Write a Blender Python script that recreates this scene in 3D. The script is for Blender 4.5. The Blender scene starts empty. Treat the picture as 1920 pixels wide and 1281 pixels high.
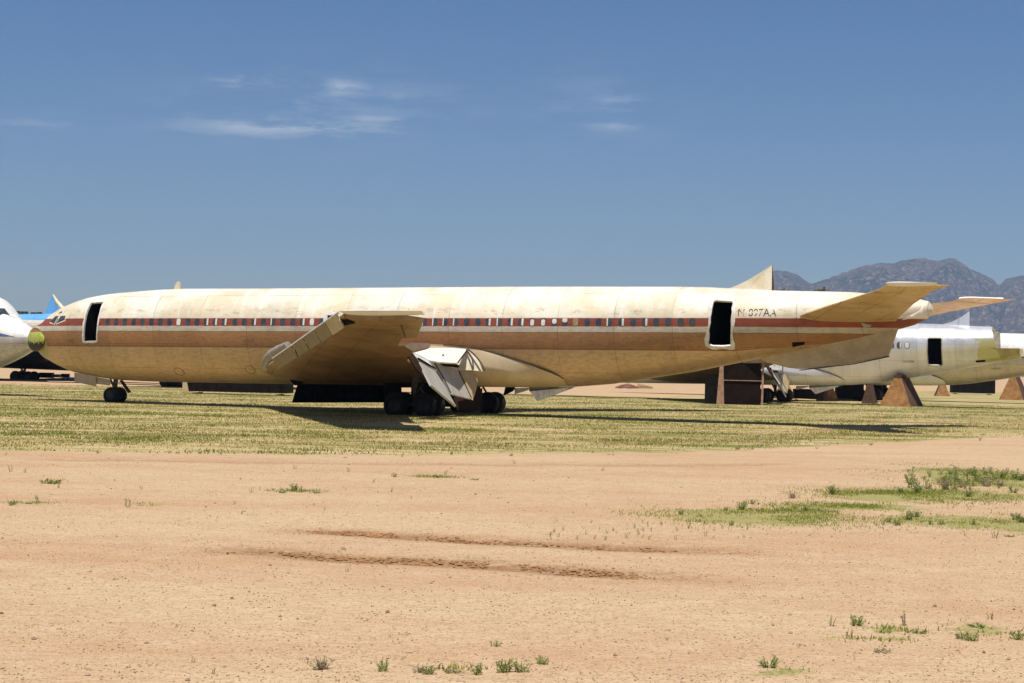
import bpy, bmesh, math, random
import numpy as np
from mathutils import Vector, Matrix, noise
random.seed(4); RNG = np.random.default_rng(7)
S = bpy.context.scene
COL = S.collection
R_ = math.radians

# ------------------------------------------------------------------ camera
FPX, CAMH, YH, SL = 3200.0, 2.26, 684.0, 0.0221          # focal length in photo pixels, eye height, horizon row, horizon tilt
rho = math.atan(SL); pit = math.atan((YH - 640.5) * math.cos(rho) / FPX)
CF = Vector((0, math.cos(pit), math.sin(pit)))
r0 = Vector((1, 0, 0)); u0 = Vector((0, -math.sin(pit), math.cos(pit)))
CR = r0 * math.cos(rho) + u0 * math.sin(rho); CU = u0 * math.cos(rho) - r0 * math.sin(rho)
CC = Vector((0, 0, CAMH))
cam_d = bpy.data.cameras.new('camera'); cam = bpy.data.objects.new('camera', cam_d); COL.objects.link(cam)
m = Matrix((CR, CU, -CF)).transposed().to_4x4(); m.translation = CC
cam.matrix_world = m
cam_d.sensor_width = 36.0; cam_d.lens = 36.0 * FPX / 1920.0; cam_d.clip_end = 60000; cam_d.clip_start = 0.2
S.camera = cam

def ray(x, y): return CF * FPX + CR * (x - 960) - CU * (y - 640.5)
def gnd(x, y, z=0.0):
    d = ray(x, y); t = (z - CAMH) / d.z
    return CC + d * t
def at_y(x, y, Y):
    d = ray(x, y); return CC + d * (Y / d.y)

# the row of parked aircraft: aft axis, lateral axis (away from the viewer), up axis
TH, BE = R_(22.3), R_(0.6)
AX = Vector((math.cos(TH) * math.cos(BE), -math.sin(TH) * math.cos(BE), math.sin(BE)))
BX = Vector((math.sin(TH), math.cos(TH), 0)); CX = AX.cross(BX)
P0 = Vector((0, 75.3, 0))
def frame(loc, ax, bx):
    c = ax.cross(bx); M = Matrix((ax, bx, c)).transposed().to_4x4(); M.translation = loc; return M
def air(x, y, L):                                           # where a sight line meets the aircraft's own plane at lateral distance L
    d = ray(x, y); t = (L - (CC - P0).dot(BX)) / d.dot(BX); q = CC + d * t - P0
    return Vector((q.dot(AX), L, q.dot(CX)))

# ------------------------------------------------------------------ object helpers
def tag(o, label=None, cat=None, group=None, kind=None):
    if label: o['label'] = label
    if cat: o['category'] = cat
    if group: o['group'] = group
    if kind: o['kind'] = kind
    return o
def link(name, me, mats, parent=None, smooth=None):
    if not isinstance(mats, (list, tuple)): mats = [mats]
    for mm in mats:
        if mm: me.materials.append(mm)
    if smooth is not None:
        me.polygons.foreach_set('use_smooth', [True] * len(me.polygons))
        try: me.set_sharp_from_angle(angle=R_(smooth))
        except Exception: pass
    o = bpy.data.objects.new(name, me); COL.objects.link(o)
    if parent: o.parent = parent
    return o
def obj_bm(name, bm, mats, parent=None, smooth=None):
    bmesh.ops.recalc_face_normals(bm, faces=bm.faces)
    me = bpy.data.meshes.new(name); bm.to_mesh(me); bm.free()
    return link(name, me, mats, parent, smooth)
def empty(name, M):
    o = bpy.data.objects.new(name, None); COL.objects.link(o); o.empty_display_size = .3
    o.matrix_world = M if isinstance(M, Matrix) else Matrix.Translation(M)
    return o
def bm_loft(bm, rings, cap=True, mi=0, closed=True):
    vs = [[bm.verts.new(p) for p in r] for r in rings]; n = len(rings[0])
    for a, b in zip(vs[:-1], vs[1:]):
        for i in range(n if closed else n - 1):
            j = (i + 1) % n
            f = bm.faces.new((a[i], a[j], b[j], b[i])); f.material_index = mi
    if cap and closed:
        for r in (vs[0], vs[-1]):
            try: f = bm.faces.new(r); f.material_index = mi
            except ValueError: pass
    return vs
def bm_box(bm, c, s, M=None, mi=0):
    vs = []
    for dx in (-.5, .5):
        for dy in (-.5, .5):
            for dz in (-.5, .5):
                p = Vector((dx * s[0], dy * s[1], dz * s[2]))
                if M: p = M @ p
                vs.append(bm.verts.new(Vector(c) + p))
    for q in ((0, 1, 3, 2), (4, 6, 7, 5), (0, 4, 5, 1), (2, 3, 7, 6), (0, 2, 6, 4), (1, 5, 7, 3)):
        f = bm.faces.new([vs[i] for i in q]); f.material_index = mi
    return vs
def bm_tube(bm, pts, rad, n=10, mi=0):
    pts = [Vector(p) for p in pts]; rings = []
    if not isinstance(rad, (list, tuple)): rad = [rad] * len(pts)
    for i, p in enumerate(pts):
        d = (pts[min(i + 1, len(pts) - 1)] - pts[max(i - 1, 0)]).normalized()
        s = d.cross(Vector((0, 0, 1)))
        s = (s if s.length > 1e-3 else d.cross(Vector((0, 1, 0)))).normalized(); t = d.cross(s)
        rings.append([p + (s * math.cos(2 * math.pi * k / n) + t * math.sin(2 * math.pi * k / n)) * rad[i] for k in range(n)])
    bm_loft(bm, rings, True, mi)
def bm_plate(bm, pts, th, mi=0, nrm=None):
    pts = [Vector(p) for p in pts]
    if nrm is None:
        nrm = Vector((0, 0, 0))
        for i in range(len(pts)):
            nrm += (pts[i] - pts[0]).cross(pts[(i + 1) % len(pts)] - pts[0])
        nrm.normalize()
    bm_loft(bm, [[p + nrm * th / 2 for p in pts], [p - nrm * th / 2 for p in pts]], True, mi)
def bevel(bm, w, seg=2):
    bmesh.ops.bevel(bm, geom=[e for e in bm.edges if len(e.link_faces) == 2 and e.calc_face_angle(0) > .5], offset=w, segments=seg, affect='EDGES', profile=.5)

# ------------------------------------------------------------------ materials
class NT:
    def __init__(s, name):
        s.m = bpy.data.materials.new(name); s.m.use_nodes = True; s.t = s.m.node_tree; s.t.nodes.clear()
        s.out = s.n('ShaderNodeOutputMaterial'); s.b = s.n('ShaderNodeBsdfPrincipled'); s.l(s.b.outputs[0], s.out.inputs[0])
        s.tc = s.n('ShaderNodeTexCoord')
    def n(s, k, **kw):
        x = s.t.nodes.new(k)
        for a, v in kw.items(): setattr(x, a, v)
        return x
    def l(s, a, b): s.t.links.new(a, b)
    def val(s, inp, v):
        if hasattr(v, 'is_linked') or isinstance(v, bpy.types.NodeSocket): s.l(v, inp)
        else: inp.default_value = v
    def math(s, op, a, b=None, c=None, clamp=False):
        x = s.n('ShaderNodeMath', operation=op, use_clamp=clamp); s.val(x.inputs[0], a)
        if b is not None: s.val(x.inputs[1], b)
        if c is not None: s.val(x.inputs[2], c)
        return x.outputs[0]
    def mix(s, f, a, b, mode='MIX'):
        x = s.n('ShaderNodeMix', data_type='RGBA', blend_type=mode); s.val(x.inputs[0], f)
        for i, v in ((6, a), (7, b)):
            s.val(x.inputs[i], (v[0], v[1], v[2], 1) if isinstance(v, (tuple, list)) else v)
        return x.outputs[2]
    def noise(s, scale, detail=4, rough=.6, vec=None, scl=None):
        x = s.n('ShaderNodeTexNoise'); x.inputs['Scale'].default_value = scale; x.inputs['Detail'].default_value = detail; x.inputs['Roughness'].default_value = rough
        v = vec or s.tc.outputs['Object']
        if scl:
            mp = s.n('ShaderNodeMapping'); mp.inputs['Scale'].default_value = scl; s.l(v, mp.inputs[0]); v = mp.outputs[0]
        s.l(v, x.inputs['Vector']); return x.outputs['Fac']
    def ramp(s, f, lo, hi, a=0., b=1.):
        x = s.n('ShaderNodeMapRange', interpolation_type='SMOOTHSTEP'); s.val(x.inputs[0], f)
        for i, v in zip((1, 2, 3, 4), (lo, hi, a, b)): x.inputs[i].default_value = v
        return x.outputs[0]
    def bump(s, h, st=.3, dist=.02):
        x = s.n('ShaderNodeBump'); x.inputs['Strength'].default_value = st; x.inputs['Distance'].default_value = dist
        s.l(h, x.inputs['Height']); s.l(x.outputs[0], s.b.inputs['Normal'])
    def set(s, **kw):
        for k, v in kw.items():
            i = s.b.inputs[k.replace('_', ' ')]
            if isinstance(v, (tuple, list)) and len(v) == 3: v = (*v, 1)
            s.val(i, v)
        return s.m
def simple(name, c1, c2=None, scale=3., rough=.6, metal=0., lo=.35, hi=.65, bump=0., scl=None, spec=.4):
    N = NT(name)
    c2 = c2 or tuple(x * .7 for x in c1)
    f = N.ramp(N.noise(scale, 6, .65, scl=scl), lo, hi)
    g = N.noise(scale * 7, 3, .6)
    col = N.mix(f, c1, c2)
    col = N.mix(N.math('MULTIPLY', N.ramp(g, .55, .75), .35), col, tuple(x * .55 for x in c2))
    if bump: N.bump(g, bump, .01)
    return N.set(Base_Color=col, Roughness=rough, Metallic=metal, Specular_IOR_Level=spec)

M = {}
M['black'] = simple('dark_interior', (.006, .005, .0045), (.012, .008, .006), 2, .9, spec=.1)
M['tyre'] = simple('tyre_rubber', (.012, .012, .012), (.025, .022, .02), 6, .85, spec=.2)
M['rim'] = simple('wheel_rim_metal', (.035, .033, .03), (.02, .018, .016), 8, .5, .3)
M['glass'] = simple('window_glass', (.035, .045, .055), (.07, .08, .09), 4, .15, 0, spec=.6)
M['seal'] = simple('white_sealant', (.80, .77, .72), (.58, .55, .50), 6, .7, bump=.6)
M['blind'] = simple('window_blind', (.74, .72, .68), (.6, .58, .52), 5, .7)
M['blindtan'] = simple('tan_window_plug', (.36, .26, .13), (.28, .19, .09), 5, .7)
M['grey'] = simple('grey_flap_paint', (.44, .42, .39), (.37, .35, .32), 1.2, .55)
M['white'] = simple('white_paint', (.84, .82, .78), (.77, .74, .67), 1.2, .5)
M['fair'] = simple('fairing_skin', (.60, .48, .31), (.52, .39, .22), 1., .5, .1)
M['cream'] = simple('cream_paint', (.76, .69, .53), (.66, .56, .38), 1.5, .5)
M['panel'] = simple('leading_edge_tan', (.28, .20, .115), (.21, .145, .075), 1.5, .6)
M['wingdark'] = simple('shaded_wing_skin', (.22, .15, .09), (.14, .09, .05), .9, .5, .1)  # dark copy of the wing skin, the underside's shade is in its colour
M['stand'] = simple('shaded_stand_steel', (.020, .011, .008), (.011, .007, .005), 2, .8, spec=.06)  # near black: the shade on the support stand is put into the colour
M['tan'] = simple('tan_paint', (.52, .42, .27), (.42, .32, .18), 1.5, .5)
M['wing'] = simple('wing_skin', (.52, .36, .19), (.40, .25, .11), .9, .42, .25, scl=(1, .5, 1))
M['strut'] = simple('gear_steel', (.12, .11, .09), (.06, .05, .04), 6, .5, .4)
M['fade'] = simple('worn_grey_metal', (.46, .43, .38), (.30, .26, .21), 4, .55, .2)
M['dark'] = simple('dark_shaded_sheet_metal', (.016, .013, .011), (.009, .007, .006), 3, .7, .1, spec=.06)  # darkened so that the metal carries shadow in its base colour
M['brown'] = simple('brown_cover', (.045, .027, .018), (.03, .018, .012), 1.5, .7, spec=.06)
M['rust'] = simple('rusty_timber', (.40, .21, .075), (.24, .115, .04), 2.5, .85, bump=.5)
M['rustdark'] = simple('rust_brown_steel_and_shade', (.11, .055, .035), (.06, .03, .02), 2, .8)
M['post'] = simple('weathered_post', (.44, .28, .19), (.30, .17, .10), 4, .8)
M['primer'] = simple('green_primer', (.52, .46, .25), (.42, .36, .17), 2, .6)
M['text'] = simple('faded_stencil', (.05, .045, .04), (.14, .12, .10), 14, .7)

def hull_material(name, top, top2, stripes, low, lowmet, lowrough, topmet=0., toprough=.45, brownedge=None, patch=None):
    """paint bands by the hull's own height (object z), panel seams by its length (object x)"""
    N = NT(name)
    sp = N.n('ShaderNodeSeparateXYZ'); N.l(N.tc.outputs['Object'], sp.inputs[0]); x, y, z = sp.outputs
    wob = N.math('MULTIPLY', N.math('SUBTRACT', N.noise(1.2, 2, .5), .5), .02)
    zz = N.math('ADD', z, wob)
    big = N.noise(.55, 6, .62, scl=(1, .7, 1.5)); fine = N.noise(5, 5, .7, scl=(.7, 1, 2.2)); stk = N.noise(2.2, 4, .6, scl=(1.6, .15, .12))
    col = N.mix(N.ramp(big, .38, .64), top, top2)
    col = N.mix(N.math('MULTIPLY', N.ramp(stk, .56, .68), .55), col, tuple(min(.86, c * 1.18) for c in top))
    col = N.mix(N.math('MULTIPLY', N.ramp(fine, .58, .72), .4), col, tuple(c * .72 for c in top2))
    # flaking along the upper edge of the window band
    flz = N.math('MULTIPLY', N.ramp(zz, 4.28, 4.5), N.ramp(zz, 4.95, 4.5))
    fl = N.math('MULTIPLY', N.ramp(N.noise(3.2, 6, .75, scl=(.6, 1, 1.7)), .54, .60), flz)
    col = N.mix(N.math('MULTIPLY', fl, .7), col, tuple(c * .6 for c in top2))
    lowmask = None
    for zt, c in stripes:                                    # each colour from height zt downwards
        if zt == 'edge':
            e = N.math('ADD', N.math('ADD', 2.905, N.math('MULTIPLY', N.math('MAXIMUM', N.math('SUBTRACT', x, 10.4), 0.), .095)),
                       N.math('MULTIPLY', N.math('MAXIMUM', N.math('SUBTRACT', x, 14.0), 0.), .10))
            msk = N.math('LESS_THAN', zz, e); cc = low; lowmask = msk
        else:
            msk = N.math('LESS_THAN', zz, zt); cc = c
        v = N.mix(N.ramp(fine, .4, .7), cc, tuple(k * .74 for k in cc))
        col = N.mix(msk, col, v)
    if lowmask is None: lowmask = N.ramp(zz, 3.2, 3.0)
    chips = N.math('MULTIPLY', N.ramp(N.noise(7, 4, .7, scl=(.6, .6, 2.2)), .66, .69), N.math('MULTIPLY', N.math('LESS_THAN', zz, 4.25), N.math('GREATER_THAN', zz, 2.7)))
    chips = N.math('MULTIPLY', chips, N.math('LESS_THAN', x, 9.))
    col = N.mix(N.math('MULTIPLY', chips, .6), col, (.6, .52, .42))
    grime = N.ramp(N.noise(1.1, 5, .65, scl=(1.4, .3, .25)), .35, .75, 1., .87)
    gr = N.n('ShaderNodeCombineColor'); [N.l(grime, gr.inputs[i]) for i in range(3)]
    col = N.mix(1., col, gr.outputs[0], 'MULTIPLY')
    fl_ = N.n('ShaderNodeCombineXYZ'); N.l(N.math('FLOOR', N.math('DIVIDE', N.math('ADD', x, 101.27), 2.54)), fl_.inputs[0]); N.l(N.math('FLOOR', N.math('DIVIDE', N.math('ADD', z, 100.895), 1.13)), fl_.inputs[1])
    wn = N.n('ShaderNodeTexWhiteNoise'); wn.noise_dimensions = '3D'; N.l(fl_.outputs[0], wn.inputs['Vector'])
    pv_ = N.math('ADD', .89, N.math('MULTIPLY', wn.outputs['Value'], .15)); gp_ = N.n('ShaderNodeCombineColor'); [N.l(pv_, gp_.inputs[i]) for i in range(3)]
    col = N.mix(1., col, gp_.outputs[0], 'MULTIPLY')
    # seams
    def seam(coord, period, w, off=0.):
        fr = N.math('FRACT', N.math('DIVIDE', N.math('ADD', coord, 100 + off), period))
        return N.math('LESS_THAN', N.math('ABSOLUTE', N.math('SUBTRACT', fr, .5)), w / period)
    sm = N.math('MAXIMUM', seam(x, 2.54, .016), N.math('MAXIMUM', seam(z, 1.13, .011, .33), N.math('MULTIPLY', seam(x, .508, .004), .35)))
    sm = N.math('MULTIPLY', sm, N.ramp(N.noise(.9, 3, .6), .35, .6, .15, .75))
    col = N.mix(N.math('MULTIPLY', sm, .6), col, (.06, .035, .02))
    if patch: col = N.mix(N.math('MULTIPLY', N.math('GREATER_THAN', x, N.math('ADD', patch[0], N.math('MULTIPLY', N.math('SUBTRACT', N.noise(1.3, 3), .5), 2.2))), N.math('MULTIPLY', N.math('GREATER_THAN', z, 3.0), N.math('LESS_THAN', N.math('ADD', z, wob), 4.6))), col, patch[1])
    N.bump(N.noise(1.6, 3, .55, scl=(1.3, 1, 1)), .2, .06)
    met = N.math('ADD', topmet, N.math('MULTIPLY', lowmask, lowmet - topmet)); ro = N.math('ADD', toprough, N.math('MULTIPLY', lowmask, lowrough - toprough))
    return N.set(Base_Color=col, Metallic=met, Roughness=ro, Specular_IOR_Level=.4)

M['hull'] = hull_material('cream_and_bare_hull', (.84, .80, .68), (.74, .64, .46),
    [(4.285, (.70, .62, .50)), (4.255, (.30, .075, .045)), (3.905, (.62, .36, .26)), (3.885, (.60, .54, .44)), (3.66, (.10, .05, .02)), (3.645, (.40, .20, .085)), (2.99, (.34, .15, .07)), ('edge', None)],
    (.63, .445, .26), .35, .42)  # golden lower skin: reflected sand put into the bare metal's colour
M['alu'] = hull_material('bare_aluminium_hull', (.82, .82, .83), (.72, .72, .73), [], (.36, .25, .17), .25, .42, topmet=.5, toprough=.36, patch=(11.9, (.58, .55, .28)))
M['whitehull'] = hull_material('white_hull', (.82, .80, .78), (.76, .74, .70), [(3.72, (.02, .02, .025)), (3.62, (.62, .56, .44))], (.60, .55, .45), .4, .4)
M['whiteblue'] = hull_material('white_hull_blue_flash', (.84, .83, .82), (.80, .78, .74), [(3.42, (.62, .60, .60))], (.60, .54, .46), .4, .4)
M['bluehull'] = hull_material('sky_blue_hull', (.15, .42, .76), (.11, .35, .68), [(4.9, (.74, .70, .62)), (4.2, (.2, .2, .22))], (.12, .12, .14), .3, .4)
M['greyhull'] = hull_material('dark_grey_hull', (.30, .30, .31), (.2, .2, .22), [(4.0, (.10, .10, .115))], (.10, .10, .115), .2, .4)

def wing_material(name, c1, c2):
    N = NT(name); sp = N.n('ShaderNodeSeparateXYZ'); N.l(N.tc.outputs['Object'], sp.inputs[0]); x, y, z = sp.outputs
    sw = N.math('SUBTRACT', x, N.math('MULTIPLY', N.math('ABSOLUTE', y), .66))
    f = N.noise(.8, 6, .65, scl=(1, .5, 1)); g = N.noise(5, 5, .7, scl=(1, .6, 1)); st = N.noise(1.6, 5, .65, scl=(.35, 1.6, 1))
    col = N.mix(N.ramp(f, .36, .64), c1, c2); col = N.mix(N.math('MULTIPLY', N.ramp(st, .52, .7), .55), col, tuple(k * .45 for k in c2)); col = N.mix(N.math('MULTIPLY', N.ramp(g, .54, .72), .5), col, tuple(k * .5 for k in c2))
    def seam(coord, period, w, off=0.):
        fr = N.math('FRACT', N.math('DIVIDE', N.math('ADD', coord, 100 + off), period)); return N.math('LESS_THAN', N.math('ABSOLUTE', N.math('SUBTRACT', fr, .5)), w / period)
    sm = N.math('MAXIMUM', seam(sw, 1.32, .016), N.math('MAXIMUM', seam(y, 2.9, .02, .4), N.math('MULTIPLY', seam(y, .72, .008), .4)))
    sm = N.math('MULTIPLY', sm, N.ramp(N.noise(.7, 3, .6), .38, .58, .2, 1.))
    col = N.mix(N.math('MULTIPLY', sm, .8), col, (.04, .02, .012))
    return N.set(Base_Color=col, Roughness=.45, Metallic=.2, Specular_IOR_Level=.35)
M['wing'] = wing_material('wing_skin', (.42, .265, .13), (.30, .175, .075))
M['tailskin'] = wing_material('tailplane_skin', (.68, .50, .28), (.58, .40, .20))
def bulkhead_material():
    N = NT('green_bulkhead'); sp = N.n('ShaderNodeSeparateXYZ'); N.l(N.tc.outputs['Object'], sp.inputs[0]); z = sp.outputs[2]
    w = N.math('MULTIPLY', N.math('SUBTRACT', N.noise(5, 5, .7), .5), .7); zz = N.math('ADD', z, w)
    c = N.mix(N.ramp(N.noise(4, 4), .4, .6), (.52, .52, .14), (.36, .42, .06))
    c = N.mix(N.math('LESS_THAN', zz, 3.10), c, (.018, .016, .008))
    c = N.mix(N.math('GREATER_THAN', N.math('ADD', z, N.math('MULTIPLY', w, .25)), 3.62), c, (.30, .12, .03))
    return N.set(Base_Color=c, Roughness=.6)
M['bulkhead'] = bulkhead_material()

# ------------------------------------------------------------------ fuselage shape
TOPP = [(55, 628), (60, 621.5), (66, 615.5), (72, 612), (82, 606.5), (92, 601), (99, 594.5), (107, 587), (118, 580), (130, 573), (154, 563.6), (174, 557.5), (203, 552.5), (230, 549.3), (260, 546.8), (300, 543.6), (350, 541.7)]
BOTP = [(55, 649), (60, 653), (66, 657), (75, 663), (89, 672), (114, 686), (140, 698), (181, 706.5), (203, 710), (230, 713), (260, 714.5), (300, 716)]
ZT = [(-26.7, 3.30), (-26.2, 3.36)] + [(air(x, y, 0)[0], air(x, y, 0)[2]) for x, y in TOPP] + [(-13.2, 5.71), (0, 5.70), (3.5, 5.68), (7.8, 5.64), (9, 5.61), (11.7, 5.46), (15.06, 5.37), (16.8, 5.22), (17.7, 5.08), (18.1, 4.98), (18.25, 4.75)]
ZB = [(-26.7, 3.10), (-26.2, 2.98)] + [(air(x, y, 0)[0], air(x, y, 0)[2]) for x, y in BOTP] + [(-13.8, 1.25), (-5, 1.26), (1.07, 1.29), (3.06, 1.33), (4.77, 1.48), (6.57, 1.76), (8.33, 2.04), (10.64, 2.51), (12.44, 2.87), (16.8, 3.82), (17.5, 4.02), (18.0, 4.25), (18.25, 4.5)]
HW = [(-26.7, .08), (-26.2, .35), (-25.7, .58), (-24.9, .98), (-24, 1.27), (-22.9, 1.52), (-21.3, 1.73), (-19.6, 1.84), (-18, 1.88), (7.8, 1.88), (9.5, 1.80), (10.6, 1.70), (12.4, 1.48), (15, 1.12), (17, .78), (17.8, .58), (18.1, .42), (18.25, .2)]
def interp(tab, x):
    xs = [p[0] for p in tab]; return float(np.interp(x, xs, [p[1] for p in tab]))
def sec(X):
    zt, zb, hw = interp(ZT, X), interp(ZB, X), interp(HW, X)
    return zt, zb, hw, zb + (zt - zb) * .575
def ring(X, n=96):
    zt, zb, hw, zw = sec(X); r = []
    for k in range(n):
        a = 2 * math.pi * k / n; c, s = math.cos(a), math.sin(a)
        r.append(Vector((X, hw * c, zw + (zt - zw if s > 0 else zw - zb) * s)))
    return r
def skin_L(X, z, side=-1):
    zt, zb, hw, zw = sec(X); q = (z - zw) / ((zt - zw) if z > zw else (zw - zb))
    return side * hw * math.sqrt(max(0., 1 - q * q))
def skin(X, z, off=0., side=-1):
    e = .02
    p = Vector((X, skin_L(X, z, side), z))
    if off:
        dz = (skin_L(X, z + e, side) - skin_L(X, z - e, side)) / (2 * e); dx = (skin_L(X + e, z, side) - skin_L(X - e, z, side)) / (2 * e)
        nn = Vector((-dx, 1, -dz)) * side; nn.normalize(); p += nn * off
    return p
def on_skin(x, y, off=0.):                                  # sight line -> hull surface
    L = -1.6
    for _ in range(60):
        q = air(x, y, L); L = L * .6 + .4 * skin_L(q.x, q.z)
    return skin(q.x, q.z, off)
def xz(x, y): q = on_skin(x, y); return (q.x, q.z)

def hull(name, mat, parent, x0=-26.7, x1=18.25, n=96, step=.3, cuts=(), bis=None, smooth=35, cap_mat=None):
    xs = list(np.arange(x0, x1, step)) + [x1]
    for tb in (ZT, ZB, HW): xs += [p[0] for p in tb if x0 < p[0] < x1 and (p[0] < -23.5 or p[0] > 17)]
    xs = sorted(set(round(float(v), 3) for v in xs)); xs = [v for i, v in enumerate(xs) if i == 0 or v - xs[i - 1] > .05]
    bm = bmesh.new(); bm_loft(bm, [ring(v, n) for v in xs], True, 0)
    for (co, no) in (bis or []):
        bmesh.ops.bisect_plane(bm, geom=bm.verts[:] + bm.edges[:] + bm.faces[:], plane_co=co, plane_no=no, clear_outer=True)
        es = [e for e in bm.edges if e.is_boundary]
        fl = bmesh.ops.holes_fill(bm, edges=es, sides=0)['faces']
        for f in fl: f.material_index = 1
    for f in bm.faces:
        if f.material_index == 1: f.material_index = 2
    o = obj_bm(name, bm, [mat, M['black'], cap_mat or M['black']], parent)
    for poly, La, Lb in cuts:
        cb = bmesh.new()
        bm_loft(cb, [[Vector((p[0], La, p[1])) for p in poly], [Vector((p[0], Lb, p[1])) for p in poly]], True, 1)
        c = obj_bm('cutter', cb, [mat, M['black']])
        for f in c.data.polygons: f.material_index = 1
        md = o.modifiers.new('b', 'BOOLEAN'); md.operation = 'DIFFERENCE'; md.object = c; md.solver = 'EXACT'
        c.matrix_world = parent.matrix_world.copy()
        bpy.context.view_layer.update()
        me = bpy.data.meshes.new_from_object(o.evaluated_get(bpy.context.evaluated_depsgraph_get()))
        o.modifiers.clear(); o.data = me; bpy.data.objects.remove(c)
    me = o.data; me.polygons.foreach_set('use_smooth', [True] * len(me.polygons)); me.set_sharp_from_angle(angle=R_(smooth))
    return o

def patch_obj(name, poly, mat, parent, off=.008, side=-1, nr=2):
    """a thin panel that follows the hull, from an outline in hull (x, z)"""
    bm = bmesh.new(); n = len(poly)
    cx = sum(p[0] for p in poly) / n; cz = sum(p[1] for p in poly) / n
    outer = [bm.verts.new(skin(p[0], p[1], off, side)) for p in poly]
    low = [bm.verts.new(skin(p[0], p[1], -.03, side)) for p in poly]
    rg_ = [outer] + [[bm.verts.new(skin(cx + (p[0] - cx) * (1 - q / nr), cz + (p[1] - cz) * (1 - q / nr), off, side)) for p in poly] for q in range(1, nr)]
    c = bm.verts.new(skin(cx, cz, off, side))
    for i in range(n):
        j = (i + 1) % n
        for A_, B_ in zip(rg_[:-1], rg_[1:]): bm.faces.new((A_[i], A_[j], B_[j], B_[i]))
        bm.faces.new((rg_[-1][i], rg_[-1][j], c)); bm.faces.new((low[i], low[j], outer[j], outer[i]))
    return obj_bm(name, bm, mat, parent, 50)
def rrect(cx, cz, w, h, r=.3, n=3):
    r = r * min(w, h); out = []
    for sx, sz, a0 in ((1, 1, 0), (-1, 1, 90), (-1, -1, 180), (1, -1, 270)):
        for k in range(n + 1):
            a = R_(a0 + 90 * k / n); out.append((cx + sx * (w / 2 - r) + r * math.cos(a), cz + sz * (h / 2 - r) + r * math.sin(a)))
    return out
def densify(poly, d=.12):
    out = []
    for i, p in enumerate(poly):
        q = poly[(i + 1) % len(poly)]; n = max(1, int(math.hypot(q[0] - p[0], q[1] - p[1]) / d))
        out += [(p[0] + (q[0] - p[0]) * k / n, p[1] + (q[1] - p[1]) * k / n) for k in range(n)]
    return out
def band_obj(name, inner, outer_fn, mat, parent, off=.012, side=-1):
    bm = bmesh.new(); P = densify(inner, .09); n = len(P); cx = sum(p[0] for p in P) / n; cz = sum(p[1] for p in P) / n
    a, b, c = [], [], []
    for i, p in enumerate(P):
        q0, q1 = P[i - 1], P[(i + 1) % n]; t = Vector((q1[0] - q0[0], q1[1] - q0[1])); t.normalize(); nn = Vector((t.y, -t.x))
        if nn.dot(Vector((p[0] - cx, p[1] - cz))) < 0: nn = -nn
        w = outer_fn(i, p); o = (p[0] + nn.x * w, p[1] + nn.y * w); ii = (p[0] - nn.x * .015, p[1] - nn.y * .015)
        a.append(bm.verts.new(skin(ii[0], ii[1], off, side))); b.append(bm.verts.new(skin(o[0], o[1], off * .6, side))); c.append(bm.verts.new(skin(ii[0], ii[1], -.08, side)))
    for i in range(n):
        j = (i + 1) % n
        bm.faces.new((a[i], a[j], b[j], b[i])); bm.faces.new((c[i], c[j], a[j], a[i]))
    return obj_bm(name, bm, mat, parent, 60)

def lettering(txt, x_start, z_mid, height, width, mat, parent, name='lettering', keep=None, side=-1):
    cu = bpy.data.curves.new(name, 'FONT'); cu.body = txt; cu.size = 1; cu.resolution_u = 3
    to = bpy.data.objects.new(name, cu); COL.objects.link(to); bpy.context.view_layer.update()
    me = bpy.data.meshes.new_from_object(to.evaluated_get(bpy.context.evaluated_depsgraph_get())); bpy.data.objects.remove(to)
    bm = bmesh.new(); bm.from_mesh(me); bpy.data.meshes.remove(me)
    bmesh.ops.triangulate(bm, faces=bm.faces); bmesh.ops.subdivide_edges(bm, edges=bm.edges, cuts=2)
    xs = [v.co.x for v in bm.verts]; ys = [v.co.y for v in bm.verts]; x0, x1, y0, y1 = min(xs), max(xs), min(ys), max(ys)
    for v in bm.verts:
        u = (v.co.x - x0) / (x1 - x0); w = (v.co.y - y0) / (y1 - y0)
        v.co = skin(x_start + u * width, z_mid + (w - .5) * height, .006, side)
    if keep is not None:
        dead = [f for f in bm.faces if noise.noise(f.calc_center_median() * 7.) > keep]
        bmesh.ops.delete(bm, geom=dead, context='FACES')
    return obj_bm(name, bm, mat, parent)

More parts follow.
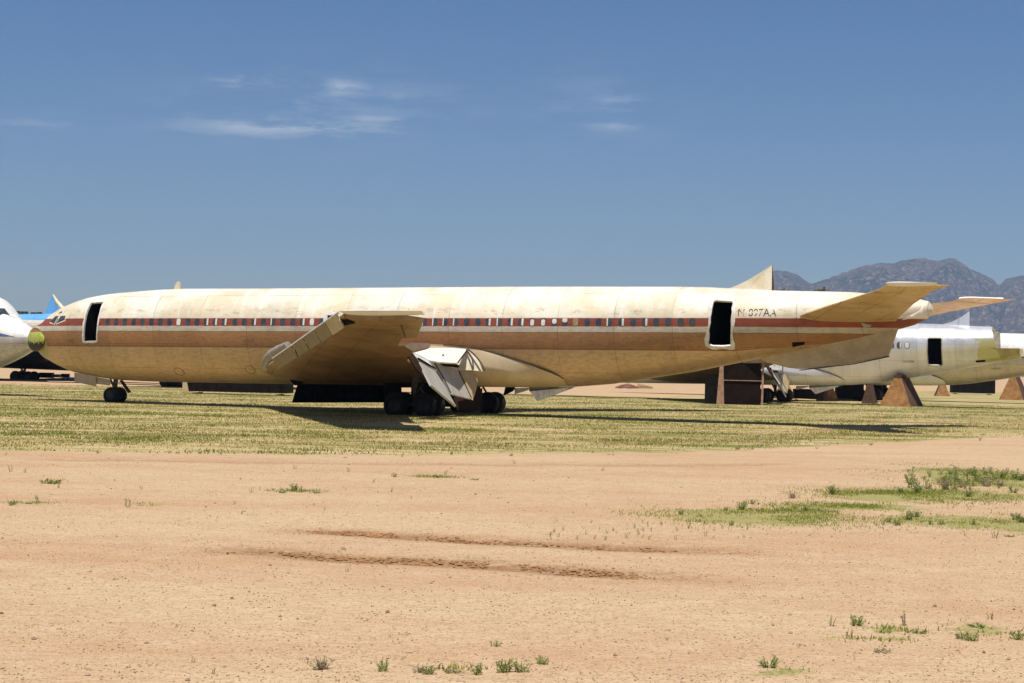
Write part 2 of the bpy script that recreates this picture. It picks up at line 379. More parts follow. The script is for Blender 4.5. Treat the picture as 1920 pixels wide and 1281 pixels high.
# ------------------------------------------------------------------ wings, tail planes, gear
def foil(n, xm):
    xs = [xm * (1 - math.cos(math.pi * i / n)) / 2 for i in range(n + 1)]
    th = lambda x: 5 * (.2969 * math.sqrt(x) - .126 * x - .3516 * x * x + .2843 * x ** 3 - .1015 * x ** 4)
    return [(x, th(x) * 1.08) for x in reversed(xs)] + [(x, -th(x) * .80) for x in xs[1:]]
SW = .748
def wing_le(L): return -11.34 + (L - 1.9) * SW
def wing_te(L): return -1.6 if L < 7 else -1.6 + (L - 7) * .525
def wing_z(L): return 1.98 + (L - 1.9) * .0965
def wing_ring(L, xm, side, n=14):
    le, te = wing_le(L), wing_te(L); c = te - le; t = float(np.interp(L, [1.5, 7, 20], [.115, .105, .10]))
    return [Vector((le + x * c, side * L, wing_z(L) - .030 * x * c + y * c * t)) for x, y in foil(n, xm)]
def wing(name, parent, side, mat, tipL=20.0, name_lab=None):
    st = [(1.2, .98), (2.25, .98), (5.9, .98), (7.2, .98), (12.9, .98), (12.91, .84), (15.0, .84), (15.01, .985), (17.5, .985), (19.4, .985)]
    st = [s for s in st if s[0] < tipL - .3]
    st.append((tipL if tipL < 20 else 20.0, st[-1][1]))
    rings = [wing_ring(L, xm, side) for L, xm in st]
    if tipL >= 20:                                           # rounded tip cap, white and raised to stand as a sunlit sliver
        le, te, z = wing_le(20), wing_te(20), wing_z(20)
        base = rings[-1]; tip = [[Vector((p.x, side * (20 + dl), z + up + (p.z - z) * s_)) for p in base] for s_, dl, up in ((.62, -.02, .085), (.55, .08, .11), (.35, .18, .135), (.1, .22, .145))]
        bm = bmesh.new(); bm_loft(bm, tip, True, 0)
    w_ = bmesh.new(); bm_loft(w_, rings, True, 0)
    o = obj_bm(name, w_, mat, parent, 40)
    if tipL >= 20: obj_bm('lit_wing_tip_cap', bm, M['white'], o, 50)
    return o
def stab(name, parent, side, mat, dx=0., edge=None):
    bm = bmesh.new(); rings = []
    for L, le, te, z, t in ((.5, 12.3, 16.9, 4.22, .11), (1.3, 13.1, 17.15, 4.34, .10), (3.5, 15.1, 18.05, 4.76, .09), (5.7, 17.08, 19.1, 5.16, .085), (6.05, 17.45, 19.8, 5.33, .06), (6.12, 18.4, 19.8, 5.36, .03)):
        c = te - le
        rings.append([Vector((le + x * c + dx * (L - .5) / 5.6, side * L, z - .015 * c * x + y * c * t)) for x, y in foil(12, .99)])
    bm_loft(bm, rings[:-1], True, 0)
    o = obj_bm(name, bm, mat, parent, 40)
    b = rings[-2]; b0x = min(p.x for p in b); zc = sum(p.z for p in b) / len(b); bm = bmesh.new()
    bm_loft(bm, [[Vector((b0x + (p.x - b0x) * .80, p.y + side * dl, zc + up + (p.z - zc) * s_)) for p in b] for s_, dl, up in ((1.1, -.02, 0), (1.0, .07, .05), (.6, .14, .08), (.2, .18, .09))], True, 0); obj_bm('lit_tailplane_tip_cap', bm, M['white'], o, 50)  # white cap paints the sunlit tip edge
    return o
def bm_wheel(bm, c, r, w, side=-1):
    prof = [(.0, .30), (.28, .32), (.40, .40), (.52, .42), (.56, .50), (.62, .50), (.80, .50), (.93, .42), (1., .22), (1., -.22), (.93, -.42), (.8, -.5), (.62, -.5), (.55, -.4), (0., -.3)]
    n = 28; rings = []
    for k in range(n):
        a = 2 * math.pi * k / n
        rings.append([Vector((c[0] + math.cos(a) * pr * r, c[1] + pw * w, c[2] + math.sin(a) * pr * r)) for pr, pw in prof])
    vs = [[bm.verts.new(p) for p in rg] for rg in rings]
    for k in range(n):
        a, b = vs[k], vs[(k + 1) % n]
        for i in range(len(prof) - 1):
            f = bm.faces.new((a[i], b[i], b[i + 1], a[i + 1])); f.material_index = 1 if max(prof[i][0], prof[i + 1][0]) < .57 else 0
    bmesh.ops.remove_doubles(bm, verts=bm.verts, dist=1e-4)
def wheel(parent, c, r, w):
    bm = bmesh.new(); bm_wheel(bm, c, r, w); return obj_bm('wheel', bm, [M['tyre'], M['rim']], parent, 40)
def main_gear(parent, side, gx=-3.06):
    bm = bmesh.new(); y = side * 3.4
    bm_tube(bm, [(gx, y, .5), (gx, y, 1.3), (gx + .1, y - side * .1, 2.2)], [.11, .14, .17], 12)
    bm_tube(bm, [(gx - .8, y, .5), (gx + .8, y, .5)], .11, 10)
    for dx in (-.7, .7): bm_tube(bm, [(gx + dx, y - .45, .48), (gx + dx, y + .45, .48)], .07, 10)
    bm_tube(bm, [(gx, y, .9), (gx - .1, y - side * 1.5, 1.7)], .07, 8); bm_tube(bm, [(gx + .7, y, .6), (gx + .25, y, 1.25)], .05, 8)
    g = obj_bm('main_landing_gear', bm, M['strut'], parent, 40)
    for dx in (-.7, .7):
        for dy in (-.42, .42): wheel(g, (gx + dx, y + dy, .475), .53, .38)
    return g

# shapes shared by the jets of this type, all in aircraft coordinates
def on_plane(ref, pts):
    """outline points laid on the plane through three known points"""
    a, b, c = [air(*p) for p in ref]; nn = (b - a).cross(c - a).normalized(); out = []
    for x, y in pts:
        d = ray(x, y); dl = Vector((d.dot(AX), d.dot(BX), d.dot(CX))); o = CC - P0; ol = Vector((o.dot(AX), o.dot(BX), o.dot(CX)))
        out.append(ol + dl * ((a - ol).dot(nn) / dl.dot(nn)))
    return out, nn
def flap_plates(parent, mats=('grey', 'tan')):
    def pl(name, ref, pts, th, m):
        P, nn = on_plane(ref, pts); bm = bmesh.new(); bm_plate(bm, P, th, 0, nn); bevel(bm, .012, 1); return obj_bm(name, bm, M[m], parent, 40)
    def strip(name, ref, line, rad, m, off=.05):
        P, nn = on_plane(ref, line); nn = nn if nn.x > 0 else -nn
        bm = bmesh.new(); bm_tube(bm, [p + nn * off for p in P], rad, 6); return obj_bm(name, bm, M[m], parent, 40)
    RA = ((781, 672, -8.2), (812, 692, -5.6), (854, 763, -5.6)); RB = ((811, 680, -5.2), (858, 695, -2.5), (882, 749, -2.5))
    pl('flap', RA, [(780, 673), (813, 693.5), (835, 729), (854, 763), (807, 723), (785, 680)], .08, mats[0])
    pl('flap', ((772, 660, -8.6), (779, 671, -8.5), (805, 722, -8.3)), [(755, 653), (768, 657), (779, 671), (806, 722), (797, 711), (778, 690)], .06, 'brown')
    pl('flap', RB, [(812, 679), (858, 695), (882, 749), (843, 739), (828, 709)], .08, mats[0])
    pl('flap_end_plate', ((859, 696, -2.4), (890, 692, -1.7), (886, 751, -2.1)), [(859, 696), (890, 692), (893.5, 699), (895.3, 708), (895, 718), (892.5, 731), (886, 751), (882, 748)], .05, mats[1])
    pl('flap_vane', ((774, 664, -8.3), (803, 678, -6.0), (817, 697, -5.6)), [(772, 661), (804, 678), (812, 683), (818, 696), (812, 692), (778, 670)], .06, 'white')
    strip('flap_hinge_rod', RA, [(781, 674), (813, 693)], .035, 'black', .08); strip('flap_hinge_rod', RB, [(812, 680), (829, 709), (843, 738)], .02, 'black', .06)
    strip('flap_hinge_rod', RB, [(858, 696), (882, 748)], .02, 'stand', .06)
    P, nn = on_plane(RB, [(822, 683.5), (832, 682), (846, 683), (858, 687), (856, 691), (842, 689.5), (830, 688)]); nn = nn if nn.x > 0 else -nn
    bm = bmesh.new(); bm_plate(bm, [p + nn * .09 for p in P], .03); obj_bm('torn_hole', bm, M['black'], parent)
    pl('flap', ((757, 650, -13.5), (800, 645, -11.8), (772, 660, -13.2)), [(756, 651), (768, 645), (801, 645.5), (805, 648), (804, 652.5), (772, 661)], .14, 'wingdark')
    # the far wing's flaps, seen under the belly
    def fp(pts):
        bm = bmesh.new(); bm_plate(bm, [air(*p) for p in pts], .06); bevel(bm, .012, 1); obj_bm('flap', bm, M['fade'], parent, 40)
    fp([(966, 728, 5.2), (991, 727, 4.0), (989, 732, 4.1), (966, 739, 5.2)])
    fp([(992, 731, 4.0), (993, 726, 3.9), (1078, 726, 2.6), (1008, 752, 3.6)])
def wing_fillet(parent, mat):
    """sunlit upper rear corner of the wing root"""
    ref = ((875, 656, -1.95), (857, 682, -4.0), (805, 677, -6.0))
    P, nn = on_plane(ref, [(768, 659), (790, 655), (820, 653.5), (850, 654), (876, 656), (857, 682), (822, 680), (805, 677)]); bm = bmesh.new(); bm_plate(bm, P, .07, 0, nn); bevel(bm, .012, 1)
    o = obj_bm('wing_root_panel', bm, mat, parent, 40)
    nn = nn if nn.z > 0 else -nn
    P, _ = on_plane(ref, [(829.5 + 1.6 * math.cos(a), 667.5 + 1.4 * math.sin(a)) for a in np.linspace(0, 5.6, 9)]); bm = bmesh.new(); bm_plate(bm, [p + nn * .05 for p in P], .02); obj_bm('drain_hole', bm, M['black'], o)
    P, _ = on_plane(ref, [(876, 656.5), (857, 682)]); bm = bmesh.new(); bm_tube(bm, [p + nn * .05 for p in P], .03, 6); obj_bm('edge_seal', bm, M['stand'], o)
FT = [(795, 644), (835, 646), (870, 650), (900, 655), (930, 663), (960, 673), (1000, 686), (1030, 697), (1050, 706), (1057, 711)]
def fairing(parent, mat):
    """bulged fairing behind the wing root: outward shoulder above, tucked in below"""
    tops = [xz(*p) for p in FT]; bm = bmesh.new(); rings = []; x0, x1 = tops[0][0], tops[-1][0]
    for k in range(41):
        t = k / 40; X = x0 + (x1 - x0) * t; zt = interp(tops, X); zb = interp(ZB, X) - .015; mm = (1 - t) ** .75; r = []
        zm = zb + (zt - zb) * (.60 - .10 * t)
        for i in range(25):
            a = i / 24
            if a < .55: q = a / .55; z = zt + (zm - zt) * q; T = 1.74 + .36 * q ** .8
            else: q = (a - .55) / .45; z = zm + (zb - zm) * math.sin(q * math.pi / 2); T = .5 + 1.60 * math.cos(q * math.pi / 2) ** .8
            z = max(z, interp(ZB, X) + .004) if t > .9 else z
            Ls = -skin_L(X, max(z, interp(ZB, X) + .01)); L = Ls + (max(T, Ls) - Ls) * mm
            r.append(Vector((X, -(L + .012), z)))
        rings.append(r)
    bm_loft(bm, rings, False, 0, closed=False)
    bm_loft(bm, [rings[0], [Vector((v.x, v.y * .6, v.z)) for v in rings[0]]], False, 0, closed=False)
    o = obj_bm('wing_body_fairing', bm, mat, parent, 50)
    bm = bmesh.new(); bm_tube(bm, [Vector((r[0].x, r[0].y - .012, r[0].z)) for r in rings[6:]], .014, 5); obj_bm('seam', bm, M['rustdark'], o)
    return o
def far_fill(): pass

def window_row(parent, xs, z=4.085, w=.25, h=.34, blind=None, side=-1, mat='glass'):
    for i, X in enumerate(xs):
        o = patch_obj('window', rrect(X, z, w, h, .38), M[mat], parent, .006, side)
        if mat == 'glass' and w > .29: patch_obj('window_frame', rrect(X, z, w + .10, h + .12, .38), M['fade'], o, .003, side)
        if blind and i in blind:
            k = blind[i]; g = {'r': (X + w * .27, z, w * .36, h * .92), 'l': (X - w * .36, z, w * .22, h * .95), 'f': (X, z, w * .86, h * .94), 't': (X, z + h * .22, w * .9, h * .5),
                               'b': (X, z - h * .06, w * .7, h * .8), 'p': (X + w * .05, z + h * .1, w * .8, h * .62), 'n': (X, z, w * .95, h * .96)}[k]
            patch_obj('window_blind', rrect(*g, .35), M['blindtan' if k == 'n' else 'blind'], o, .012, side)

# ================================================================== the near airliner
hero = empty('airliner', frame(P0, AX, BX)); bpy.context.view_layer.update()
tag(hero, 'stripped cream airliner with red and brown stripes and a green domed nose, nearest of all', 'aircraft', 'derelict airliners')
s5 = 5.825
door_f = [xz(*p) for p in [(171, 567.5), (194.5, 566), (187, 587), (182.5, 612), (181, 640), (156.5, 641), (156.7, 621), (159, 601), (164.5, 580)]]
door_r = [xz(1280 + x / s5, 550 + y / s5) for x, y in [(338, 84), (370, 74), (400, 78), (470, 82), (545, 86), (552, 118), (538, 160), (541, 205), (530, 300), (532, 350), (527, 440), (530, 575), (440, 583), (330, 580), (280, 560), (288, 470), (284, 400), (300, 330), (302, 262), (312, 215), (318, 165)]]
exit_o = [xz(*p) for p in [(614, 590.5), (631.5, 590), (634, 600), (633.5, 612), (613, 612), (612.5, 600)]]
pn = on_skin(84, 636); pf = air(56, 636, .55); pt = (pf - pn).normalized(); nose_n = Vector((0, 0, 1)).cross(pt); nose_n.normalize()
if nose_n.x > 0: nose_n = -nose_n
nose_n = (nose_n + Vector((0, 0, -.30))).normalized()
fus = hull('fuselage', M['hull'], hero, cuts=[(door_f, -3, 1.2), (door_r, -3, 1.2), (exit_o, -3, .6)], bis=[(pn, nose_n)], cap_mat=M['primer'])
# torn nose: domed green bulkhead
bm = bmesh.new(); mid = (pn + pf) / 2; mid.z = air(69, 635.5, 0).z; ru = (pf - pn).length / 2; rings = []
for k in range(1, 13):
    a = math.pi / 2 * (1 - k / 12); rings.append([mid + pt * (ru * math.cos(a) * math.cos(b)) + Vector((0, 0, 1)) * (.62 * math.cos(a) * math.sin(b)) + nose_n * (.02 + .30 * math.sin(a)) for b in [2 * math.pi * j / 40 for j in range(40)]])
bm_loft(bm, rings, True, 0); obj_bm('nose_bulkhead', bm, M['bulkhead'], hero, 60)
# doors' white sealant
wob = lambda a, b: (lambda i, p: a + b * noise.noise(Vector((p[0] * 3.1, p[1] * 3.1, 2.7))))
band_obj('doorway_sealant', door_f, wob(.07, .06), M['seal'], hero)
def rear_band(i, p):
    w = .13 + .14 * noise.noise(Vector((p[0] * 2.2, p[1] * 2.2, .3))) + (.16 if p[0] < 8.9 else 0) * max(0, noise.noise(Vector((0, p[1] * 2.6, 9.1)))) * 2
    return max(.07, w if p[1] > 3.0 else .09)
band_obj('doorway_sealant', door_r, rear_band, M['seal'], hero)
band_obj('doorway_sealant', exit_o, wob(.13, .05), M['seal'], hero)
# windows
wx = [202, 218, 234, 250.8, 267, 283.8, 300.5, 318, 335, 352.5, 369.5, 386.8, 403, 420.8, 440.5, 458, 476, 494, 512, 530, 549, 567, 585, 603]
X = [xz(v, 603)[0] for v in wx]
last = X[-1]; rw = [xz(v, 604)[0] for v in (795.5, 815, 834.5, 854, 875, 896, 915.5, 936, 957, 977, 998, 1018.5, 1039, 1059, 1079, 1101, 1122, 1142.5, 1165, 1187, 1209, 1230.5, 1253, 1276, 1298)]
nm = int(round((rw[0] - last) / .508)); hid = [last + (rw[0] - last) * k / nm for k in range(2, nm)]
bl = {8: 'f', 11: 'r', 12: 'r', 13: 'r', 16: 'r', 18: 'l', 21: 'r', 22: 'f'}
window_row(hero, X, blind=bl); window_row(hero, hid)
window_row(hero, rw, blind={0: 'l', 1: 'l', 2: 'l', 3: 'l', 6: 'r', 7: 'l', 8: 'r', 9: 'r', 10: 'b', 11: 'b', 12: 'p', 13: 't', 14: 'n', 17: 'l', 18: 'r', 20: 'r'})
def px_patch(name, pts, mat, off=.010): return patch_obj(name, densify([xz(*p) for p in pts], .08), M[mat], hero, off, -1, 5)
px_patch('cockpit_window_frame', [(92.5, 606), (104, 591.5), (111.5, 591.2), (102.5, 609)], 'cream', .005); px_patch('cockpit_window_frame', [(104.5, 609), (113.5, 591.5), (124, 590.8), (122.5, 602)], 'cream', .005)
px_patch('cockpit_window', [(94.2, 603.5), (104.5, 593), (110.3, 592.8), (101.5, 607.5)], 'glass')
px_patch('cockpit_window', [(106, 607), (114, 593), (122.8, 592.2), (121.5, 600)], 'glass')
px_patch('cockpit_window', [(109.8, 587.5), (116.5, 583.5), (116.5, 586), (111.8, 588)], 'glass')
# writing
tx0, tz = xz(1384, 586); tx1, _ = xz(1456, 586)
lettering('N-897AA', tx0, tz, .30, tx1 - tx0, M['text'], hero, 'registration_lettering', keep=.12)
for xa, xb, yy in ((1257, 1283, 651), (453, 476, 638.5), (122, 138, 639)):
    a, z_ = xz(xa, yy); b, _ = xz(xb, yy); lettering('AAC20172', a, z_, .115, b - a, M['text'], hero, 'serial_lettering', keep=.35)
# little things on the skin
px_patch('static_vent', [(114, 667.5), (117, 666.5), (119.5, 667.5), (117, 669)], 'seal', .02)
o = patch_obj('vent_opening', [xz(*p) for p in [(1485, 642), (1509, 641), (1508, 646), (1486, 651)]], M['black'], hero, .01)
for (cx_, cy_) in ((336, 697), (469, 693)):
    q = on_skin(cx_, cy_); bm = bmesh.new(); n = 26
    P = [skin(q.x + .26 * math.cos(2 * math.pi * k / n), q.z + .17 * math.sin(2 * math.pi * k / n), .004) for k in range(n + 1)]
    bm_tube(bm, P, .010, 5); obj_bm('access_panel_ring', bm, M['rustdark'], hero)
# wings
lw = wing('wing', hero, -1, M['wing']); rwg = wing('wing', hero, 1, M['wing'])
# leading edge panels along the near wing
bounds = [(5.0, 7.7), (7.75, 10.2), (10.6, 12.9), (13.1, 15.4), (15.5, 17.6), (17.65, 19.6)]
for i, (a, b) in enumerate(bounds):
    bm = bmesh.new(); pts = []
    for L, up in ((a, .10), (b, .10), (b, -.34), (a, -.36)):
        pts.append(Vector((wing_le(L) - .12 + (.30 if up < 0 else 0), -L, wing_z(L) + up)))
    bm_plate(bm, pts, .05); bevel(bm, .012, 1); obj_bm('leading_edge_panel', bm, M['panel' if i != 5 else 'tan'], hero, 40)
bm = bmesh.new()
for (a, b) in ((4.9, 20.),):
    bm_tube(bm, [(wing_le(L) - .10, -L, wing_z(L) + .12) for L in np.linspace(a, b, 12)], .045, 8)
obj_bm('leading_edge_rail', bm, M['seal'], hero, 40)
bm = bmesh.new(); gp = [(503, 697, -1.85), (500.5, 690, -1.9), (503, 678, -2.1), (511, 667, -2.5), (524, 657, -3.3), (540, 646, -4.7)]
bm_tube(bm, [air(*p) for p in gp], [.10, .22, .30, .30, .24, .13], 16); obj_bm('leading_edge_glove', bm, M['fade'], hero, 50)
bm = bmesh.new(); pts = [wing_ring(19.5, .985, -1)[18]]  # torn hole under the tip
zt_ = lambda L, X: wing_z(L) - .05 - .30 * min(1, (X - wing_le(L)) / 1.2) ** .5 * .42
bm_plate(bm, [Vector((wing_le(19.9) + .15, -19.9, zt_(19.9, wing_le(19.9) + .15) - .02)), Vector((wing_le(19.5) + .6, -19.5, zt_(19.5, wing_le(19.5) + .6) - .04)), Vector((wing_le(18.3) + .2, -18.3, zt_(18.3, wing_le(18.3) + .2) - .06))], .03)
obj_bm('torn_hole', bm, M['black'], hero)
for nm_, pts in (('wing_rib', [(752, 612, -19), (754, 612, -18.9), (761, 633, -17), (759, 633, -17.1)]),):
    bm = bmesh.new(); bm_plate(bm, [air(*p) for p in pts], .06); obj_bm(nm_, bm, M['rustdark'], hero)
P, nn_ = on_plane(((876, 656, -2.0), (857, 690, -2.35), (905, 697, -2.25)), [(857, 683), (876, 656.5), (886, 662), (897, 675), (905, 697), (888, 695), (860, 694)]); bm = bmesh.new(); bm_plate(bm, P, .05, 0, nn_); obj_bm('root_closing_panel', bm, M['cream'], hero)
flap_plates(hero); wing_fillet(hero, M['white']); fairing(hero, M['fair'])
bm = bmesh.new()
for (c0, c1, c2) in (((876, 656, -2.05), (891, 672, -2.35), (889, 693, -2.45)), ((879, 655, -2.0), (902, 672, -2.3), (911, 696, -2.4))):
    P = [air(*c0).lerp(air(*c1), t).lerp(air(*c1).lerp(air(*c2), t), t) + Vector((0, -.10, 0)) for t in np.linspace(0, 1, 9)]; bm_tube(bm, P, .035, 6)
obj_bm('flap_track', bm, M['strut'], hero, 40)
# belly door, gear doors, dark sheets filling the shade under the wing, gear
bm = bmesh.new(); a = air(560, 717, -.2); b = air(722, 715, -.2); c = air(722, 755, -.2); d = air(548, 755, -.2); cols = 34; rows = []
for i in range(cols * 2 + 1):
    t = i / (cols * 2); off = Vector((0, .05 * (1 if i % 2 else -1), 0)); rows.append([a.lerp(b, t) + off, d.lerp(c, t) + off])
rows2 = [[p + Vector((0, .05, 0)) for p in r] for r in rows]
bm_loft(bm, [[r[0], r[1], q[1], q[0]] for r, q in zip(rows, rows2)], True, 0)
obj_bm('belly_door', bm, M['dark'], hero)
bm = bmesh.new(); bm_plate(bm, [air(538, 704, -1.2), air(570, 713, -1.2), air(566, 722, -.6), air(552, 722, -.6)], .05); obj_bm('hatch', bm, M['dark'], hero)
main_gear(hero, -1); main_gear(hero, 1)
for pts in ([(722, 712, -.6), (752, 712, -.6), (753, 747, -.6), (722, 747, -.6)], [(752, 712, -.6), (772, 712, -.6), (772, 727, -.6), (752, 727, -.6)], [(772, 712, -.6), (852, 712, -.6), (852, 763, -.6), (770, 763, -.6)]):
    q_ = bmesh.new(); bm_plate(q_, [air(*p) for p in pts], .05); obj_bm('gear_door_and_shade_fill', q_, M['dark'], hero)  # dark sheets added behind the wheels to fill in the shade
bm = bmesh.new(); bm_plate(bm, [air(846, 735, -1.9), air(904, 728, -.9), air(904, 771, -.9), air(858, 772, -1.9)], .05); obj_bm('gear_door_and_shade_fill', bm, M['brown'], hero)
bm = bmesh.new(); bm_plate(bm, [air(948, 725, 2.2), air(966, 727, 2.6), air(962, 733, 2.6), air(944, 742, 2.4)], .05); obj_bm('gear_door_and_shade_fill', bm, M['dark'], hero)
bm = bmesh.new(); bm_plate(bm, [air(140, 699, -.55), air(180, 705, -.55), air(180.5, 725, -.6), (air(139.5, 716, -.6))], .04); obj_bm('nose_gear_door', bm, M['tan'], hero)
bm = bmesh.new(); bm_plate(bm, [air(181, 707, -.45), air(207, 712, -.45), air(206, 723, -.5), air(181, 720, -.5)], .04); obj_bm('nose_gear_door', bm, M['tan'], hero)
bm = bmesh.new(); bm_plate(bm, [air(224, 713, -.4), air(230, 713, -.4), air(246, 736, -.4), air(240, 737, -.4)], .05); obj_bm('drag_brace', bm, M['brown'], hero)
gx = air(216, 742, 0).x; bm = bmesh.new()
bm_tube(bm, [(gx, 0, .55), (gx, 0, 1.1), (gx + .05, 0, 1.6)], [.08, .11, .12], 12); bm_tube(bm, [(gx, -.4, .58), (gx, .4, .58)], .06, 8); bm_tube(bm, [(gx - .3, 0, 1.35), (gx, 0, .8)], .05, 8); bm_tube(bm, [(gx + .05, -.12, 1.1), (gx + .3, -.1, .85), (gx + .05, -.05, .62)], .03, 6)
ng = obj_bm('nose_landing_gear', bm, M['strut'], hero, 40)
for dy in (-.33, .33): wheel(ng, (gx, dy, .56), .40, .30)
# tail
stab('tailplane', hero, -1, M['tailskin']); stab('tailplane', hero, 1, M['wing'], 1.0)
bm = bmesh.new(); pro = [(1362, 543), (1385, 534.5), (1405, 524.5), (1425, 512.5), (1448, 497), (1449.5, 550), (1400, 550)]
P = [air(*p, 0) for p in pro]; zb0, zt0 = P[5].z, P[4].z
half = lambda p: .03 + .22 * max(0, min(1, (zt0 - p.z) / (zt0 - zb0))) * max(.15, min(1, (p.x - P[0].x) / 1.6))
bm_loft(bm, [[p + Vector((0, -half(p), 0)) for p in P], [p + Vector((0, half(p), 0)) for p in P]], True, 0)
rear = [f for f in bm.faces if f.calc_center_median().x > P[4].x - .05]
for f in rear: f.material_index = 1
obj_bm('dorsal_fin_stub', bm, [M['cream'], M['rustdark']], hero)
bm = bmesh.new(); pro = [(1425, 672), (1440, 680), (1480, 690), (1500, 692), (1522, 691), (1600, 681), (1666, 668), (1684, 616), (1560, 630), (1440, 655)]
P = [air(*p, 0) for p in pro]; hv = [.03, .1, .12, .12, .12, .1, .08, .14, .3, .3]
bm_loft(bm, [[p + Vector((0, -h, 0)) for p, h in zip(P, hv)], [p + Vector((0, h, 0)) for p, h in zip(P, hv)]], True, 0)
obj_bm('ventral_fin', bm, M['tan'], hero)
bm = bmesh.new(); P = [air(*p, 0) for p in [(1500, 695), (1600, 683.5), (1667, 669.5), (1667, 668), (1600, 682), (1500, 693.5)]]; bm_loft(bm, [[p + Vector((0, -.14, 0)) for p in P], [p + Vector((0, .14, 0)) for p in P]], True, 0); obj_bm('ventral_fin_rail', bm, M['rustdark'], hero)
for (px_, py_, hgt) in ((1465, 546, .10), (1540, 547, .2)):
    q = air(px_, py_, 0); bm = bmesh.new(); bm_box(bm, q + Vector((0, 0, .0)), (.22, .2, hgt)); bm_tube(bm, [q + Vector((-.35, 0, hgt * .3)), q + Vector((.35, 0, hgt * .4))], .035, 6); bm_tube(bm, [q + Vector((.12, 0, -.1)), q + Vector((.12, 0, hgt))], .04, 6)
    obj_bm('fin_bracket', bm, M['strut'], hero)
bm = bmesh.new(); P = [air(*p, 0) for p in [(326, 544), (331, 531), (334, 528), (338, 528), (338, 544)]]; bm_loft(bm, [[p + Vector((0, -.05, 0)) for p in P], [p + Vector((0, .05, 0)) for p in P]], True); obj_bm('antenna', bm, M['cream'], hero)
# tail cone fairing plates (white, torn)
for k, pts in enumerate([[(1690, 600), (1738, 566), (1743, 568), (1744, 593), (1722, 594)], ]):
    patch_obj('tail_cone_plate', [xz(min(p[0], 1738), p[1]) for p in pts], M['white'], hero, .02)
px_patch('tail_bracket', [(1613, 604), (1634, 609), (1631, 613), (1619, 613)], 'fade', .04)

# ================================================================== the other aircraft
def jet(name, loc, flip, mat, label, x0, x1, bis=(), wings=0., flaps=False, gear=False, win=None, extra=None, n=64):
    ax, bx = (AX, BX) if not flip else (Vector((-AX.x, -AX.y, AX.z)).normalized(), Vector((-BX.x, -BX.y, 0)))
    r = empty(name, frame(Vector(loc), ax, bx)); bpy.context.view_layer.update()
    tag(r, label, 'aircraft', 'derelict airliners')
    return r
SIL = (20.9, 120.7, .0)
silver = jet('airliner', SIL, False, M['alu'], 'bare silver airliner with a cut off tail, propped on a rusty pyramid stand', 0, 0)
door_s = rrect(9.12, 3.68, .92, 1.86, .12)
o = hull('fuselage', M['alu'], silver, -26.7, 15, n=72, step=.4, cuts=[(door_s, -3, 1.)], bis=[(Vector((12.95, 0, 4.6)), Vector((1, 0, .28)))], cap_mat=M['primer'])
bm = bmesh.new()  # the torn lower tail beyond the cut
rg = []
for k in range(9):
    X_ = 12.6 + k * .25; zt, zb, hw, zw = sec(X_); r = []
    for j in range(13):
        a = math.pi + math.pi * j / 12; top = .1 + (.06 * (j % 2)) - k * .02
        z_ = zw + (zw - zb) * math.sin(a); r.append(Vector((X_, hw * math.cos(a) * .99, min(z_, 3.95))))
    rg.append(r)
bm_loft(bm, rg, False, 0, closed=False); bmesh.ops.solidify(bm, geom=bm.faces[:], thickness=.05); obj_bm('torn_tail_skin', bm, M['primer'], silver, 40)
bm = bmesh.new(); bm_plate(bm, [Vector((12.75, -.9, 3.95)), Vector((13.35, -.8, 3.95)), Vector((13.3, -.7, 5.0)), Vector((12.8, -.8, 5.2))], .06); obj_bm('torn_tail_panel', bm, M['fade'], silver)
band_obj('doorway_frame', door_s, lambda i, p: .05, M['fade'], silver)
window_row(silver, [5.75, 6.26, 6.78, 7.3], z=4.10, w=.30, h=.40, blind={3: 'f', 2: 'r'})
window_row(silver, list(np.arange(-19, 5.3, .508)), z=4.10)
a_, z_ = 7.0, 3.1; lettering('AAC20083', 7.0, 3.0, .14, .75, M['text'], silver, 'serial_lettering')
for (xa, za, xb, zb_) in ((11.75, 2.98, 12.35, 3.04),): patch_obj('vent_opening', [(xa, za), (xb, zb_), (xb, zb_ + .13), (xa, za + .13)], M['black'], silver, .01)
bm = bmesh.new(); P = [Vector(p) for p in ((9.25, 0, 5.55), (10.0, 0, 5.75), (10.6, 0, 6.05), (11.2, 0, 6.5), (11.22, 0, 5.3), (10, 0, 5.3))]
bm_loft(bm, [[p + Vector((0, -h, 0)) for p, h in zip(P, (.02, .07, .08, .03, .2, .2))], [p + Vector((0, h, 0)) for p, h in zip(P, (.02, .07, .08, .03, .2, .2))]], True)
for f in bm.faces:
    if f.calc_center_median().x > 11.15: f.material_index = 1
obj_bm('dorsal_fin_stub', bm, [M['alu'], M['rustdark']], silver)
wing('wing', silver, -1, M['wingdark'], 12.); wing('wing', silver, 1, M['wingdark'], 12.)
flap_plates(silver); wing_fillet(silver, M['grey']); fairing(silver, M['alu']); main_gear(silver, -1); main_gear(silver, 1)

third = jet('airliner', (33.4, 142.3, 0), False, None, 'white airliner with small windows above a black line, at the right edge', 0, 0)
hull('fuselage', M['whitehull'], third, -26.7, 18.25, n=64, step=.5); window_row(third, list(np.arange(-19, 9.2, .508)), z=4.15, w=.28, h=.38)
wing('wing', third, -1, M['wing'], 12.); wing('wing', third, 1, M['wing'], 12.); stab('tailplane', third, -1, M['wing']); stab('tailplane', third, 1, M['wing']); main_gear(third, -1); main_gear(third, 1); fairing(third, M['white'])
lettering('AAC20107', 6.6, 2.75, .14, .8, M['text'], third, 'serial_lettering')

